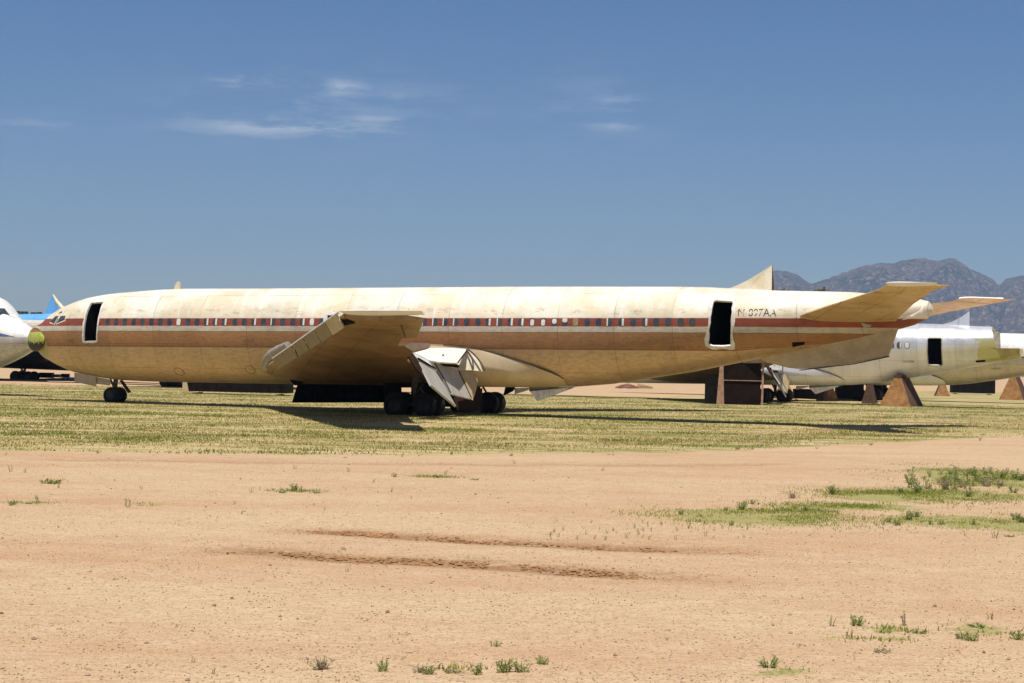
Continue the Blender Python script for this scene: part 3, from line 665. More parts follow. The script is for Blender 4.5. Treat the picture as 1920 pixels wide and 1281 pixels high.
wh = jet('airliner', (-49.3, 100.8, 0), True, None, 'white airliner nose with a pointed blue flash, facing right at the left edge', 0, 0)
keepZT = list(ZT); ZT[:] = [p for p in ZT if not -24.35 < p[0] < -13.3] + [(-24.3, 4.57), (-24.0, 4.95), (-23.7, 5.25), (-23.4, 5.46), (-23, 5.6), (-21.5, 5.7)]; ZT.sort()
hull('fuselage', M['whiteblue'], wh, -26.7, 18.25, n=80, step=.3)
def whp(name, poly, mat): patch_obj(name, densify(poly, .15), M[mat], wh, .012, 1, 8)
for poly in ([(-24.28, 4.56), (-23.98, 4.92), (-23.86, 4.92), (-24.05, 4.52)], [(-23.98, 4.5), (-23.8, 4.98), (-23.45, 5.05), (-23.45, 4.6)], [(-23.38, 4.6), (-23.38, 5.05), (-22.9, 5.1), (-22.9, 4.65)]): whp('cockpit_window', poly, 'glass')
M['flash'] = simple('blue_flash_paint', (.10, .16, .34), (.08, .13, .28), 3, .45)
whp('blue_flash', densify([(-25.1, 3.43), (-23.7, 3.74), (-22, 4.05), (-19, 4.2), (-19, 3.43)], .3), 'flash'); ZT[:] = keepZT
wing('wing', wh, 1, M['wing'], 12.); wing('wing', wh, -1, M['wing'], 12.); main_gear(wh, 1); main_gear(wh, -1)

bl_ = jet('airliner', (-27.2, 135.2, 0), True, None, 'sky blue airliner with a cut fin stub, showing between the two noses', 0, 0)
hull('fuselage', M['bluehull'], bl_, -26.7, 18.25, n=64, step=.5)
M['bluep'] = simple('sky_blue_paint', (.15, .42, .76), (.11, .35, .68), 3, .5)
bm = bmesh.new(); P = [Vector(p) for p in ((9.6, 0, 5.45), (10.3, 0, 5.9), (10.9, 0, 6.45), (11.25, 0, 6.95), (11.42, 0, 6.98), (11.95, 0, 5.3), (10, 0, 5.2))]
bm_loft(bm, [[p + Vector((0, -h, 0)) for p, h in zip(P, (.03, .1, .1, .05, .04, .2, .25))], [p + Vector((0, h, 0)) for p, h in zip(P, (.03, .1, .1, .05, .04, .2, .25))]], True); obj_bm('dorsal_fin_stub', bm, M['bluep'], bl_)
bm = bmesh.new(); bm_tube(bm, [P[0] + Vector((-.9, 0, -.1)), P[0], P[1], P[2], P[3] + Vector((.05, 0, .06))], [.12, .2, .2, .16, .08], 10); obj_bm('fin_leading_edge', bm, M['cream'], bl_, 50)
stab('tailplane', bl_, 1, M['white']); stab('tailplane', bl_, -1, M['white'])
for X_, h in ((12.6, .16), (13.2, .1), (14.0, .2), (14.4, .2), (14.9, .25)):
    bm = bmesh.new(); bm_box(bm, (X_, 0, 5.46), (.3, .3, h + .1)); bm_tube(bm, [(X_ - .3, 0, 5.42 + h * .4), (X_ + .3, 0, 5.42 + h * .5)], .04, 6); obj_bm('fin_bracket', bm, M['strut'], bl_)
wing('wing', bl_, 1, M['wing'], 9.); wing('wing', bl_, -1, M['wing'], 9.); main_gear(bl_, 1); main_gear(bl_, -1)

gr_ = jet('airliner', (-48, 152, -.25), True, None, 'dark grey airliner belly and wing, low in the gap between the two noses', 0, 0)
hull('fuselage', M['greyhull'], gr_, -26.7, 18.25, n=64, step=.5); wing('wing', gr_, 1, M['dark'], 20.); wing('wing', gr_, -1, M['dark'], 20.); main_gear(gr_, 1); main_gear(gr_, -1)

# ================================================================== stands, crates, scrap
def pyramid(px, py, wpx, hpx, label, rot=-.2, mat='rust', depth=1.0):
    p = gnd(px, py); k = FPX / p.y; w = wpx / k; h = hpx / k
    e = empty('pyramid_stand', Matrix.Translation(p) @ Matrix.Rotation(rot, 4, 'Z')); tag(e, label, 'stand', 'pyramid stands under the aircraft')
    w2 = w / 2; d = w * depth; t = w * .09
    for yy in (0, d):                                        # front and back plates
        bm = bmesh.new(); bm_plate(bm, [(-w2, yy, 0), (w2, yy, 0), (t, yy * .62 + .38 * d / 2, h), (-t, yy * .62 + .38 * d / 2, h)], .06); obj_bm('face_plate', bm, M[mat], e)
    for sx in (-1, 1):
        bm = bmesh.new(); bm_plate(bm, [(sx * (w2 - .06), .05, 0), (sx * (w2 - .06), d - .05, 0), (sx * (t - .02), d * .79, h - .03), (sx * (t - .02), d * .21, h - .03)], .05); obj_bm('shaded_side_plate', bm, M['rustdark'], e)  # sides darker than the faces: shade of the unlit side in the colour
    bm = bmesh.new(); bm_box(bm, (0, d / 2, h + .05), (t * 2.6, d * .7, .1)); obj_bm('saddle', bm, M['rustdark'], e)
    return e
pyramid(1678, 762, 62, 56, 'large rusty pyramid stand under the silver airliner, biggest of the pyramids', -.62)
pyramid(1896, 750, 46, 46, 'rusty pyramid stand at the right edge below the white airliner', -.55)
pyramid(1768, 743, 26, 28, 'small brown pyramid stand in shade behind the large rusty one', -.1)
pyramid(1556, 752, 34, 34, 'brown pyramid stand below the silver belly, left of the dark crate', .1)
pyramid(1627, 757, 24, 42, 'narrow dark brown stand between the dark crate and the large rusty pyramid', -.5, 'rustdark')
pyramid(1474, 748, 40, 30, 'low tan pyramid stand beside the wheels of the silver airliner', .0)

# big brown support stand left of the silver airliner's flaps
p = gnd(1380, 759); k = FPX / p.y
st = empty('support_stand', Matrix.Translation(p) @ Matrix.Rotation(-.12, 4, 'Z')); tag(st, 'tall shaded brown steel support stand with pale posts below the rear doorway', 'stand')
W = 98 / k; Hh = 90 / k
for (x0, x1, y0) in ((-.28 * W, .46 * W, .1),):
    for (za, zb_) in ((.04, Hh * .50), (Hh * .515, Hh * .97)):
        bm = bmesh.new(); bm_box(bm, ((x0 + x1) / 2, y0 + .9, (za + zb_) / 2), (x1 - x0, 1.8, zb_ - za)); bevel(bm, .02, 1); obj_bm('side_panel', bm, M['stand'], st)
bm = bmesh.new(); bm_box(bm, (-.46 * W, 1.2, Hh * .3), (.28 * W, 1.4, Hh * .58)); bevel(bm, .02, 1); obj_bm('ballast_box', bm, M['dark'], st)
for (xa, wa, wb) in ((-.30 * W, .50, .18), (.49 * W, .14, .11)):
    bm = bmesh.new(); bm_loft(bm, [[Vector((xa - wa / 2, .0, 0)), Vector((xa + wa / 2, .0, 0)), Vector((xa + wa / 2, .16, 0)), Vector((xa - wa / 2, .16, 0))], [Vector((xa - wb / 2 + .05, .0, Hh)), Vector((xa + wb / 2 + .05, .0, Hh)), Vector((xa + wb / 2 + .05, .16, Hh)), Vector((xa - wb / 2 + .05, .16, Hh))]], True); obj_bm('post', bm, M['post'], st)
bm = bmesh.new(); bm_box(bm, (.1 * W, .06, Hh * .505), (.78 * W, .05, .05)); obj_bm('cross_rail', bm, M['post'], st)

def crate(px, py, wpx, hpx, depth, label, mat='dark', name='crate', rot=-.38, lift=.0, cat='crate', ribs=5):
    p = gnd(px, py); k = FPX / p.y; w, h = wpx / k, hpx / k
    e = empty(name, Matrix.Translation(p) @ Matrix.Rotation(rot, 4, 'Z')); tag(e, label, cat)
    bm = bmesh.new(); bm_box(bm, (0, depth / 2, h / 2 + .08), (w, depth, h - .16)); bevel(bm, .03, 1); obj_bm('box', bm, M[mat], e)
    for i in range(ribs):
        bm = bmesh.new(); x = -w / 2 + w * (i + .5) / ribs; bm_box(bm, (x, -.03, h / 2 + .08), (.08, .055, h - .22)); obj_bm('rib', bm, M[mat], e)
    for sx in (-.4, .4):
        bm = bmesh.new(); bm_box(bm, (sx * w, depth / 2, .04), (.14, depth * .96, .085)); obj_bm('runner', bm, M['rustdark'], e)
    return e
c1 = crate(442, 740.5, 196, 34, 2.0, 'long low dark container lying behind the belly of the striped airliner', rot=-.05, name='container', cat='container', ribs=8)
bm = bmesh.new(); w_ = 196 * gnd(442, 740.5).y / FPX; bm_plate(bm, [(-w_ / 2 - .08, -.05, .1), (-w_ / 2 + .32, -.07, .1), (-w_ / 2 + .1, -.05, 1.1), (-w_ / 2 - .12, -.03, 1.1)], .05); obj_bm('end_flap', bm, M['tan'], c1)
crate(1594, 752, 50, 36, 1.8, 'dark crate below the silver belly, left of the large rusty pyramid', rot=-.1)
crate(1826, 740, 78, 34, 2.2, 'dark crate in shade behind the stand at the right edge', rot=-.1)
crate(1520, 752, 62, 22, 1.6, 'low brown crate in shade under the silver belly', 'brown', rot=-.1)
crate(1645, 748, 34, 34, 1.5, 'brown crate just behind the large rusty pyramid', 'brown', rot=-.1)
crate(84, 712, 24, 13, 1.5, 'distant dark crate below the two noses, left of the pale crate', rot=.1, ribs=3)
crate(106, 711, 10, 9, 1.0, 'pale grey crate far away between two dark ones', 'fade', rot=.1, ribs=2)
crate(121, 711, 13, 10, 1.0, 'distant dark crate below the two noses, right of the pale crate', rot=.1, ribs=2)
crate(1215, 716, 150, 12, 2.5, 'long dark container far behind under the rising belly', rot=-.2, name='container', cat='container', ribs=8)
M['red'] = simple('faded_red_paint', (.55, .28, .22), (.66, .55, .48), 2, .6)
def sheet(px, py, wpx, hpx, mat, label, curve, name='scrap_sheet'):
    p = gnd(px, py); k = FPX / p.y; w = wpx / k; h = hpx / k
    bm = bmesh.new(); rows = []
    for i in range(12):
        u = i / 11 - .5; rows.append([Vector((u * w, v * .9, .03 + h * (1 - v) * curve(u) + .05 * noise.noise(Vector((u * 5, v * 5, px))))) for v in (0, .25, .5, .75, 1)])
    bm_loft(bm, rows, False, 0, closed=False); bmesh.ops.solidify(bm, geom=bm.faces[:], thickness=.03)
    o = obj_bm(name, bm, M[mat], None, 40); o.location = p; tag(o, label, 'scrap'); return o
sheet(1176, 729, 44, 10, 'red', 'red and white torn scrap panel lying on far sand under the rising belly', lambda u: 1 - abs(u) * 1.4)
sheet(1210, 729, 30, 10, 'cream', 'cream scrap panel leaning on far sand beside the red one', lambda u: .9 - (u + .5) * .6)
sheet(1781, 784, 28, 6, 'white', 'small crumpled white scrap sheet on the grass at right', lambda u: .4 + .9 * abs(u))

# ================================================================== ground
def fn(a, b): return lambda x: float(np.interp(x, a, b))
def edge_pts(pts): 
    q = [gnd(*p) for p in pts]; q.sort(key=lambda v: v.x); return [v.x for v in q], [v.y for v in q]
ge = edge_pts([(0, 846), (250, 849), (500, 853), (800, 853), (1000, 851), (1250, 848), (1500, 838), (1700, 828), (1920, 817)])
tr1 = edge_pts([(330, 1028), (480, 1031), (640, 1046), (860, 1053), (1040, 1066), (1240, 1078), (1450, 1090)])
tr2 = edge_pts([(500, 994), (640, 997), (760, 1006), (940, 1016), (1150, 1027), (1350, 1034), (1520, 1046)])
PATCH = [(1410, 970, 230, 22), (1500, 962, 110, 10), (1760, 927, 260, 14), (1850, 898, 160, 24), (1780, 886, 100, 10), (1650, 932, 150, 13), (1800, 980, 190, 17), (1900, 987, 100, 24), (1600, 950, 200, 9), (1690, 1180, 70, 8), (1820, 1178, 60, 14), (1900, 1195, 40, 14), (97, 903, 24, 5), (55, 943, 60, 3), (265, 946, 30, 4), (560, 920, 70, 3), (800, 893, 60, 3), (1650, 1200, 90, 6), (1480, 1260, 60, 5), (860, 1252, 50, 5)]
PW = []
for x, y, rx, ry in PATCH:
    c = gnd(x, y); PW.append((c.x, c.y, rx * c.y / FPX, max(.12, (gnd(x, y - ry).y - gnd(x, y + ry).y) / 2)))
def patch_f(X, Y):
    f = np.zeros_like(X)
    for cx, cy, rx, ry in PW: f = np.maximum(f, 1 - ((X - cx) / rx) ** 2 - ((Y - cy) / ry) ** 2)
    return np.clip(f, 0, 1)
xs = np.concatenate([-np.geomspace(45, 16000, 24)[::-1], np.arange(-44.5, 45, .42), np.geomspace(45.2, 16000, 24)])
ys = np.concatenate([[-300, -60, -10, 2], np.arange(6, 36, .22), np.arange(36, 140, .6), np.arange(141, 240, 2.5), np.geomspace(242, 16000, 30)])
GX, GY = np.meshgrid(xs, ys)
dist_far = 128.
def far_edge(x): return np.interp(x, [-60, -10, 12, 30, 60], [122, 128, 135, 185, 230])
grass = np.clip((GY - np.interp(GX, *ge)) / 4. + .5, 0, 1) * np.clip((far_edge(GX) - GY) / 6 + .5, 0, 1)
def track(tr, w):
    c = np.interp(GX, *tr); m_ = np.exp(-((GY - c) / w) ** 2); m_ = np.clip(m_ * 1.7, 0, 1); return m_ * np.clip((GX - tr[0][0]) / 1., 0, 1) * np.clip((tr[0][-1] - GX) / 2., 0, 1)
tr3 = edge_pts([(0, 862), (300, 864), (500, 867), (1000, 872), (1300, 873), (1560, 868)])
TRK = np.clip(track(tr1, .36) + track(tr2, .34) + .55 * track(tr3, .30), 0, 1)
PT = patch_f(GX, GY)
GZ = np.zeros_like(GX)
near = (np.abs(GX) < 44) & (GY > 5) & (GY < 139)
for i, j in zip(*np.nonzero(near)):
    p = Vector((GX[i, j] * .35, GY[i, j] * .35, 0)); GZ[i, j] = .018 * noise.noise(p) + .010 * noise.noise(p * 3.3)
GZ -= .035 * TRK
GZ[GY > 3000] -= 0
nx, ny = len(xs), len(ys); V = np.stack([GX, GY, GZ], -1).reshape(-1, 3)
idx = np.arange(nx * ny).reshape(ny, nx); Fq = np.stack([idx[:-1, :-1], idx[:-1, 1:], idx[1:, 1:], idx[1:, :-1]], -1).reshape(-1, 4)
me = bpy.data.meshes.new('ground'); me.from_pydata(V.tolist(), [], Fq.tolist())
for nm_, arr in (('turf', grass), ('track', TRK), ('weed', PT)):
    at = me.attributes.new(nm_, 'FLOAT', 'POINT'); at.data.foreach_set('value', arr.astype(np.float32).ravel())
def ground_material():
    N = NT('desert_ground')
    def at(n): a = N.n('ShaderNodeAttribute'); a.attribute_name = n; return a.outputs['Fac']
    big = N.noise(.22, 5, .6, scl=(.5, 1.6, 1)); mid = N.noise(1.7, 5, .65, scl=(.7, 1.2, 1)); fin = N.noise(24, 4, .7); gv = N.noise(60, 2, .6)
    sand = N.mix(N.ramp(big, .35, .68), (.51, .365, .22), (.45, .28, .15))
    sand = N.mix(N.math('MULTIPLY', N.ramp(mid, .42, .7), .45), sand, (.58, .445, .295))
    sand = N.mix(N.math('MULTIPLY', N.ramp(N.noise(9, 5, .75, scl=(.55, 1.2, 1)), .46, .62), .55), sand, (.36, .225, .125)); sand = N.mix(N.math('MULTIPLY', N.ramp(fin, .52, .62), .7), sand, (.25, .155, .085))
    sand = N.mix(N.math('MULTIPLY', N.ramp(gv, .54, .66), .65), sand, (.62, .49, .35))
    t = N.math('MULTIPLY', at('track'), N.ramp(N.noise(3.5, 4, .7, scl=(.5, 1, 1)), .32, .5, .1, 1.))
    tread = N.noise(11, 4, .75, scl=(1.6, .7, 1))
    sand = N.mix(N.math('MULTIPLY', t, N.ramp(tread, .3, .6, .3, .9)), sand, (.25, .125, .05))
    # turf: straw, green and bare streaks
    g1 = N.noise(.16, 6, .65, scl=(.42, 1.7, 1)); g2 = N.noise(1.3, 5, .7, scl=(.5, 1.5, 1)); g3 = N.noise(9, 4, .7)
    turf = N.mix(N.ramp(g1, .42, .62), (.44, .345, .165), (.20, .20, .055))
    turf = N.mix(N.math('MULTIPLY', N.ramp(g2, .48, .68), .75), turf, (.20, .20, .06))
    turf = N.mix(N.math('MULTIPLY', N.ramp(N.noise(.5, 5, .7, scl=(.35, 2.2, 1)), .51, .60), .9), turf, (.56, .42, .26))
    turf = N.mix(N.math('MULTIPLY', N.ramp(g3, .52, .72), .45), turf, (.11, .10, .035))
    e = N.math('ADD', at('turf'), N.math('MULTIPLY', N.math('SUBTRACT', N.noise(1.1, 6, .7, scl=(.5, 1, 1)), .5), 1.3))
    em = N.math('MULTIPLY', N.ramp(e, .35, .65), N.ramp(at('turf'), .01, .1))
    col = N.mix(em, sand, turf)
    pw = N.math('MULTIPLY', N.ramp(N.math('ADD', at('weed'), N.math('MULTIPLY', N.math('SUBTRACT', N.noise(2.2, 6, .75, scl=(.8, 1.1, 1)), .5), 2.8)), .30, .75), .85)
    col = N.mix(N.math('MULTIPLY', pw, N.ramp(at('weed'), .0, .15)), col, N.mix(N.ramp(fin, .42, .6), (.34, .30, .11), (.17, .185, .05)))
    h = N.math('ADD', N.math('MULTIPLY', fin, .6), N.math('ADD', N.math('MULTIPLY', gv, .3), N.math('MULTIPLY', N.math('MULTIPLY', t, tread), 2.5)))
    N.bump(h, .55, .03)
    return N.set(Base_Color=col, Roughness=.95, Specular_IOR_Level=.15)
g = link('ground', me, ground_material()); me.polygons.foreach_set('use_smooth', [True] * len(me.polygons)); tag(g, kind='structure')

# ---- grass and ground cover (nobody could count it)
def blade_material(name, attr='tint'):
    N = NT(name); a = N.n('ShaderNodeAttribute'); a.attribute_name = attr; col = a.outputs['Color']
    N.set(Base_Color=col, Roughness=.8, Specular_IOR_Level=.15)
    tr = N.n('ShaderNodeBsdfTranslucent'); N.l(col, tr.inputs[0]); mx = N.n('ShaderNodeMixShader'); mx.inputs[0].default_value = .35
    N.l(N.b.outputs[0], mx.inputs[1]); N.l(tr.outputs[0], mx.inputs[2]); N.l(mx.outputs[0], N.out.inputs[0]); return N.m
MB = blade_material('grass_blades')
def vnoise(x, y, sx, sy, seed):
    r = np.random.default_rng(seed); ph = r.uniform(0, 6.28, (9, 3)); v = 0
    for i in range(9):
        f = 1.55 ** i * .25; an = ph[i, 2]; v = v + np.sin((x * sx * math.cos(an) + y * sy * math.sin(an)) * f * 2 + ph[i, 0] + 2 * np.sin((x * sx * math.sin(an) - y * sy * math.cos(an)) * f + ph[i, 1])) / (1.25 ** i)
    return v / 3.2
def blades(name, x, y, hgt, wid, tint, parent=None, mat=None):
    n = len(x); a = RNG.uniform(0, 2 * math.pi, n); lean = RNG.uniform(.25, 1.1, n) * hgt; la = RNG.uniform(0, 2 * math.pi, n)
    b0 = np.stack([x - np.cos(a) * wid / 2, y - np.sin(a) * wid / 2, np.full(n, -.02)], -1); b1 = np.stack([x + np.cos(a) * wid / 2, y + np.sin(a) * wid / 2, np.full(n, -.02)], -1)
    tp = np.stack([x + np.cos(la) * lean, y + np.sin(la) * lean, hgt], -1)
    V = np.stack([b0, b1, tp], 1).reshape(-1, 3).astype(np.float32)
    me = bpy.data.meshes.new(name); me.vertices.add(3 * n); me.vertices.foreach_set('co', V.ravel()); me.loops.add(3 * n); me.loops.foreach_set('vertex_index', np.arange(3 * n, dtype=np.int32))
    me.polygons.add(n); me.polygons.foreach_set('loop_start', np.arange(0, 3 * n, 3, dtype=np.int32)); me.update(calc_edges=True)
    at = me.attributes.new('tint', 'FLOAT_COLOR', 'POINT'); c = np.repeat(np.concatenate([tint, np.ones((n, 1))], 1), 3, 0).astype(np.float32); at.data.foreach_set('color', c.ravel())
    return link(name, me, mat or MB, parent)
n = 460000
Y = 40 + (dist_far - 40) * RNG.random(n) ** 1.25; Xr = (RNG.random(n) * 2 - 1) * (.31 * Y + 3)
nz = vnoise(Xr, Y, .25, .9, 3); n2 = vnoise(Xr, Y, 1.2, 2.4, 5)
keep = (Y > np.interp(Xr, *ge) + 1.2 * n2 - .6) & ((nz * .5 + n2 * .6 > RNG.uniform(-.75, .65, n)) & (RNG.random(n) < .15 + (Y - np.interp(Xr, *ge)) / 5.))
Xr, Y, nz, n2 = Xr[keep], Y[keep], nz[keep], n2[keep]; n = len(Xr)
strawb = .42 * np.exp(-((Y - np.interp(Xr, *ge) - 9) / 7) ** 2) * np.clip((Xr + 12) / 12, .35, 1) + .3 * np.exp(-((Y - 84) / 5) ** 2)
gmix = np.clip(.52 - strawb + .55 * nz + .75 * n2 + RNG.normal(0, .13, n), 0, 1)[:, None]
tint = (1 - gmix) * np.array([.62, .46, .21]) + gmix * np.array([.23, .27, .045]); tint = tint * RNG.uniform(.7, 1.25, (n, 1))
o = blades('grass', Xr, Y, RNG.uniform(.02, .065, n) * (1 + .5 * np.clip(n2, -.5, 1)), RNG.uniform(.02, .07, n), tint); tag(o, 'short dry and green grass covering the field under the aircraft', 'grass', kind='stuff')
# low ground cover on the sand
px_, py_ = [], []
for (cx, cy, rx, ry), (x0, y0, a, b) in zip(PW, PATCH):
    q = int(min(26000, 900 * rx * ry * 3.14 * (1.0 if a * b > 300 else .7)) + 60); u = RNG.normal(0, .45, (q, 2)); px_.append(cx + u[:, 0] * rx); py_.append(cy + u[:, 1] * ry)
px_ = np.concatenate(px_); py_ = np.concatenate(py_); n2 = vnoise(px_, py_, 2.4, 3.2, 11); k_ = n2 > RNG.uniform(-.5, .8, len(n2)); px_, py_, n2 = px_[k_], py_[k_], n2[k_]; n = len(px_)
gm = np.clip(.6 + .4 * n2 + RNG.normal(0, .2, n), 0, 1)[:, None]; tint = ((1 - gm) * np.array([.50, .43, .12]) + gm * np.array([.26, .33, .05])) * RNG.uniform(.7, 1.25, (n, 1))
o = blades('ground_cover', px_, py_, RNG.uniform(.008, .045, n), RNG.uniform(.012, .03, n), tint); tag(o, 'thin yellow green ground cover in patches on the sand', 'ground cover', kind='stuff')
# gravel
n = 22000; Yg = 11 + 30 * RNG.random(n) ** 1.5; Xg = (RNG.random(n) * 2 - 1) * (.31 * Yg + 1)
base = np.array([(1, 0, 0), (-1, 0, 0), (0, 1, 0), (0, -1, 0), (0, 0, .7), (0, 0, -.7)]); tri = np.array([(0, 2, 4), (2, 1, 4), (1, 3, 4), (3, 0, 4), (2, 0, 5), (1, 2, 5), (3, 1, 5), (0, 3, 5)])
sz = RNG.uniform(.004, .011, n) * (1 + 1.3 * (RNG.random(n) > .985)); VV = []
ang = RNG.uniform(0, 6.28, n); ca, sa = np.cos(ang), np.sin(ang)
bb = base[None] * RNG.uniform(.6, 1.3, (n, 6, 1)) * sz[:, None, None]
vx = bb[..., 0] * ca[:, None] - bb[..., 1] * sa[:, None] + Xg[:, None]; vy = bb[..., 0] * sa[:, None] + bb[..., 1] * ca[:, None] + Yg[:, None]
gz = np.array([.018 * noise.noise(Vector((a * .35, b * .35, 0))) + .010 * noise.noise(Vector((a * .35, b * .35, 0)) * 3.3) for a, b in zip(Xg, Yg)])
vz = bb[..., 2] + gz[:, None] + sz[:, None] * .25
me = bpy.data.meshes.new('gravel'); me.from_pydata(np.stack([vx, vy, vz], -1).reshape(-1, 3).tolist(), [], (tri[None] + 6 * np.arange(n)[:, None, None]).reshape(-1, 3).tolist())
o = link('gravel', me, simple('gravel_stone', (.16, .095, .055), (.50, .36, .25), 1.5, .9)); tag(o, 'scattered small stones on the bare sand', 'gravel', kind='stuff')

def gz_at(a, b): return .018 * noise.noise(Vector((a * .35, b * .35, 0))) + .010 * noise.noise(Vector((a * .35, b * .35, 0)) * 3.3)
n = 3000; which = RNG.integers(0, 2, n); Xc = np.where(which == 0, RNG.uniform(tr1[0][0], tr1[0][-1], n), RNG.uniform(tr2[0][0], tr2[0][-1], n)); Yc = np.where(which == 0, np.interp(Xc, *tr1), np.interp(Xc, *tr2)) + RNG.normal(0, .2, n)
dn = vnoise(Xc, Yc, 3.2, 1., 21); k_ = dn > RNG.uniform(-.5, .6, n); Xc, Yc = Xc[k_], Yc[k_]; n = len(Xc); sz = RNG.uniform(.008, .028, n)
bb = base[None] * RNG.uniform(.6, 1.4, (n, 6, 1)) * sz[:, None, None] * np.array([1.5, 1, .8]); gz = np.array([gz_at(a, b) for a, b in zip(Xc, Yc)]) - .02
me = bpy.data.meshes.new('soil_clods'); me.from_pydata((bb + np.stack([Xc, Yc, gz], -1)[:, None]).reshape(-1, 3).tolist(), [], (tri[None] + 6 * np.arange(n)[:, None, None]).reshape(-1, 3).tolist())
o = link('soil_clods', me, simple('damp_soil', (.36, .20, .095), (.25, .13, .06), 2., .95, spec=.1)); tag(o, 'reddish brown clods of soil churned up along the tyre tracks', 'soil', kind='stuff')
# ---- weeds one can count
def weed_mesh(name, kind, seed):
    rg = random.Random(seed); bm = bmesh.new()
    def leaf(p, d, l, w):
        d = d.normalized(); s = d.cross(Vector((rg.uniform(-1, 1), rg.uniform(-1, 1), rg.uniform(-.3, 1)))).normalized() * w
        a = bm.verts.new(p); b = bm.verts.new(p + d * l * .5 + s); c = bm.verts.new(p + d * l); e = bm.verts.new(p + d * l * .5 - s); bm.faces.new((a, b, c, e))
    ns, h, spr, nl, ll = {'tuft': (12, .17, .6, 9, .045), 'bush': (18, .24, .8, 14, .055), 'thin': (4, .20, .35, 7, .04), 'mat': (22, .06, 2.6, 8, .04), 'tall': (7, .34, .35, 16, .06)}[kind]
    for i in range(ns):
        a = rg.uniform(0, 6.28); r = rg.uniform(0, spr) ; d = Vector((math.cos(a) * r, math.sin(a) * r, 1)).normalized(); L = h * rg.uniform(.55, 1.1) * (1 + .3 * r)
        q = Vector((math.cos(a), math.sin(a), 0)) * rg.uniform(0, .06); bend = Vector((rg.uniform(-1, 1), rg.uniform(-1, 1), 0)) * L * .2
        P = [q, q + d * L * .5 + bend * .3, q + d * L + bend]; bm_tube(bm, P, [.006, .005, .002], 4)
        for k in range(nl):
            t = rg.uniform(.15, 1); pt_ = P[0].lerp(P[1], t * 2) if t < .5 else P[1].lerp(P[2], t * 2 - 1)
            leaf(pt_, Vector((rg.uniform(-1, 1), rg.uniform(-1, 1), rg.uniform(-.1, .9))), ll * rg.uniform(.5, 1.1), ll * .15)
    me = bpy.data.meshes.new(name); bm.to_mesh(me); bm.free(); return me
WM = {'g': simple('weed_green', (.20, .25, .06), (.30, .31, .11), 9, .8), 'd': simple('weed_dry', (.30, .26, .13), (.38, .31, .18), 9, .8)}
WEEDS = {k: [] for k in ('tuft', 'bush', 'thin', 'mat', 'tall')}
for k in WEEDS:
    for s_ in range(3):
        for mk in ('g', 'd'):
            me = weed_mesh('weed', k, 100 * s_ + len(k)); me.materials.append(WM[mk]); WEEDS[k].append(me)
def weed(px, py, kind, scale, label, group=None, dry=False):
    p = gnd(px, py); me = WEEDS[kind][2 * random.randrange(3) + (1 if dry else 0)]
    o = bpy.data.objects.new('weed', me); COL.objects.link(o); s = scale * random.uniform(.68, .85)
    o.matrix_world = Matrix.Translation(p + Vector((0, 0, -.015))) @ Matrix.Rotation(random.uniform(0, 6.28), 4, 'Z') @ Matrix.Diagonal((s * 1.1, s * 1.1, s * (.72 if py > 1100 else .9), 1))
    return tag(o, label, 'weed', group)
FG = 'small weeds scattered on the near sand'; lab = 'small scraggly weed on the nearest bare sand at the bottom of the picture'
for x, y, k, s_, d in [(605, 1254, 'bush', .75, 1), (397, 1263, 'thin', .55, 1), (360, 1242, 'thin', .45, 1), (715, 1257, 'tuft', .8, 0), (722, 1252, 'thin', .8, 1), (785, 1258, 'tuft', .7, 1), (800, 1262, 'tuft', .7, 0), (928, 1211, 'tuft', .62, 0), (942, 1258, 'tuft', 1., 0), (977, 1257, 'tuft', .95, 0), (1020, 1244, 'tuft', .75, 0), (850, 1258, 'mat', .8, 1), (895, 1262, 'tuft', .8, 0), (1440, 1252, 'bush', .72, 0), (1555, 1174, 'thin', 1., 1), (1605, 1172, 'bush', .72, 0), (1594, 1197, 'thin', .9, 0), (1660, 1185, 'mat', .9, 0), (1700, 1172, 'thin', 1.1, 1), (1720, 1186, 'mat', 1.1, 0), (1805, 1198, 'tuft', .9, 0), (1825, 1202, 'tuft', .95, 0), (1840, 1176, 'mat', 1.3, 0), (1905, 1190, 'mat', 1., 0), (1915, 1200, 'tuft', .9, 0), (1420, 1213, 'mat', .7, 1), (1500, 1212, 'mat', .9, 1), (1240, 1236, 'mat', .6, 1), (1860, 1162, 'thin', .9, 1), (1650, 1222, 'mat', 1., 1), (1440, 1173, 'mat', .6, 1), (1490, 1170, 'mat', .5, 1)]:
    weed(x, y, k, s_, lab, FG, d)
weed(97, 907, 'mat', 2.0, 'wide low dark green weed clump at the left, largest on the left sand')
FL = 'small weeds scattered on the left and middle sand'; lab = 'small thin weed on the open sand left of the tracks and below the grass'
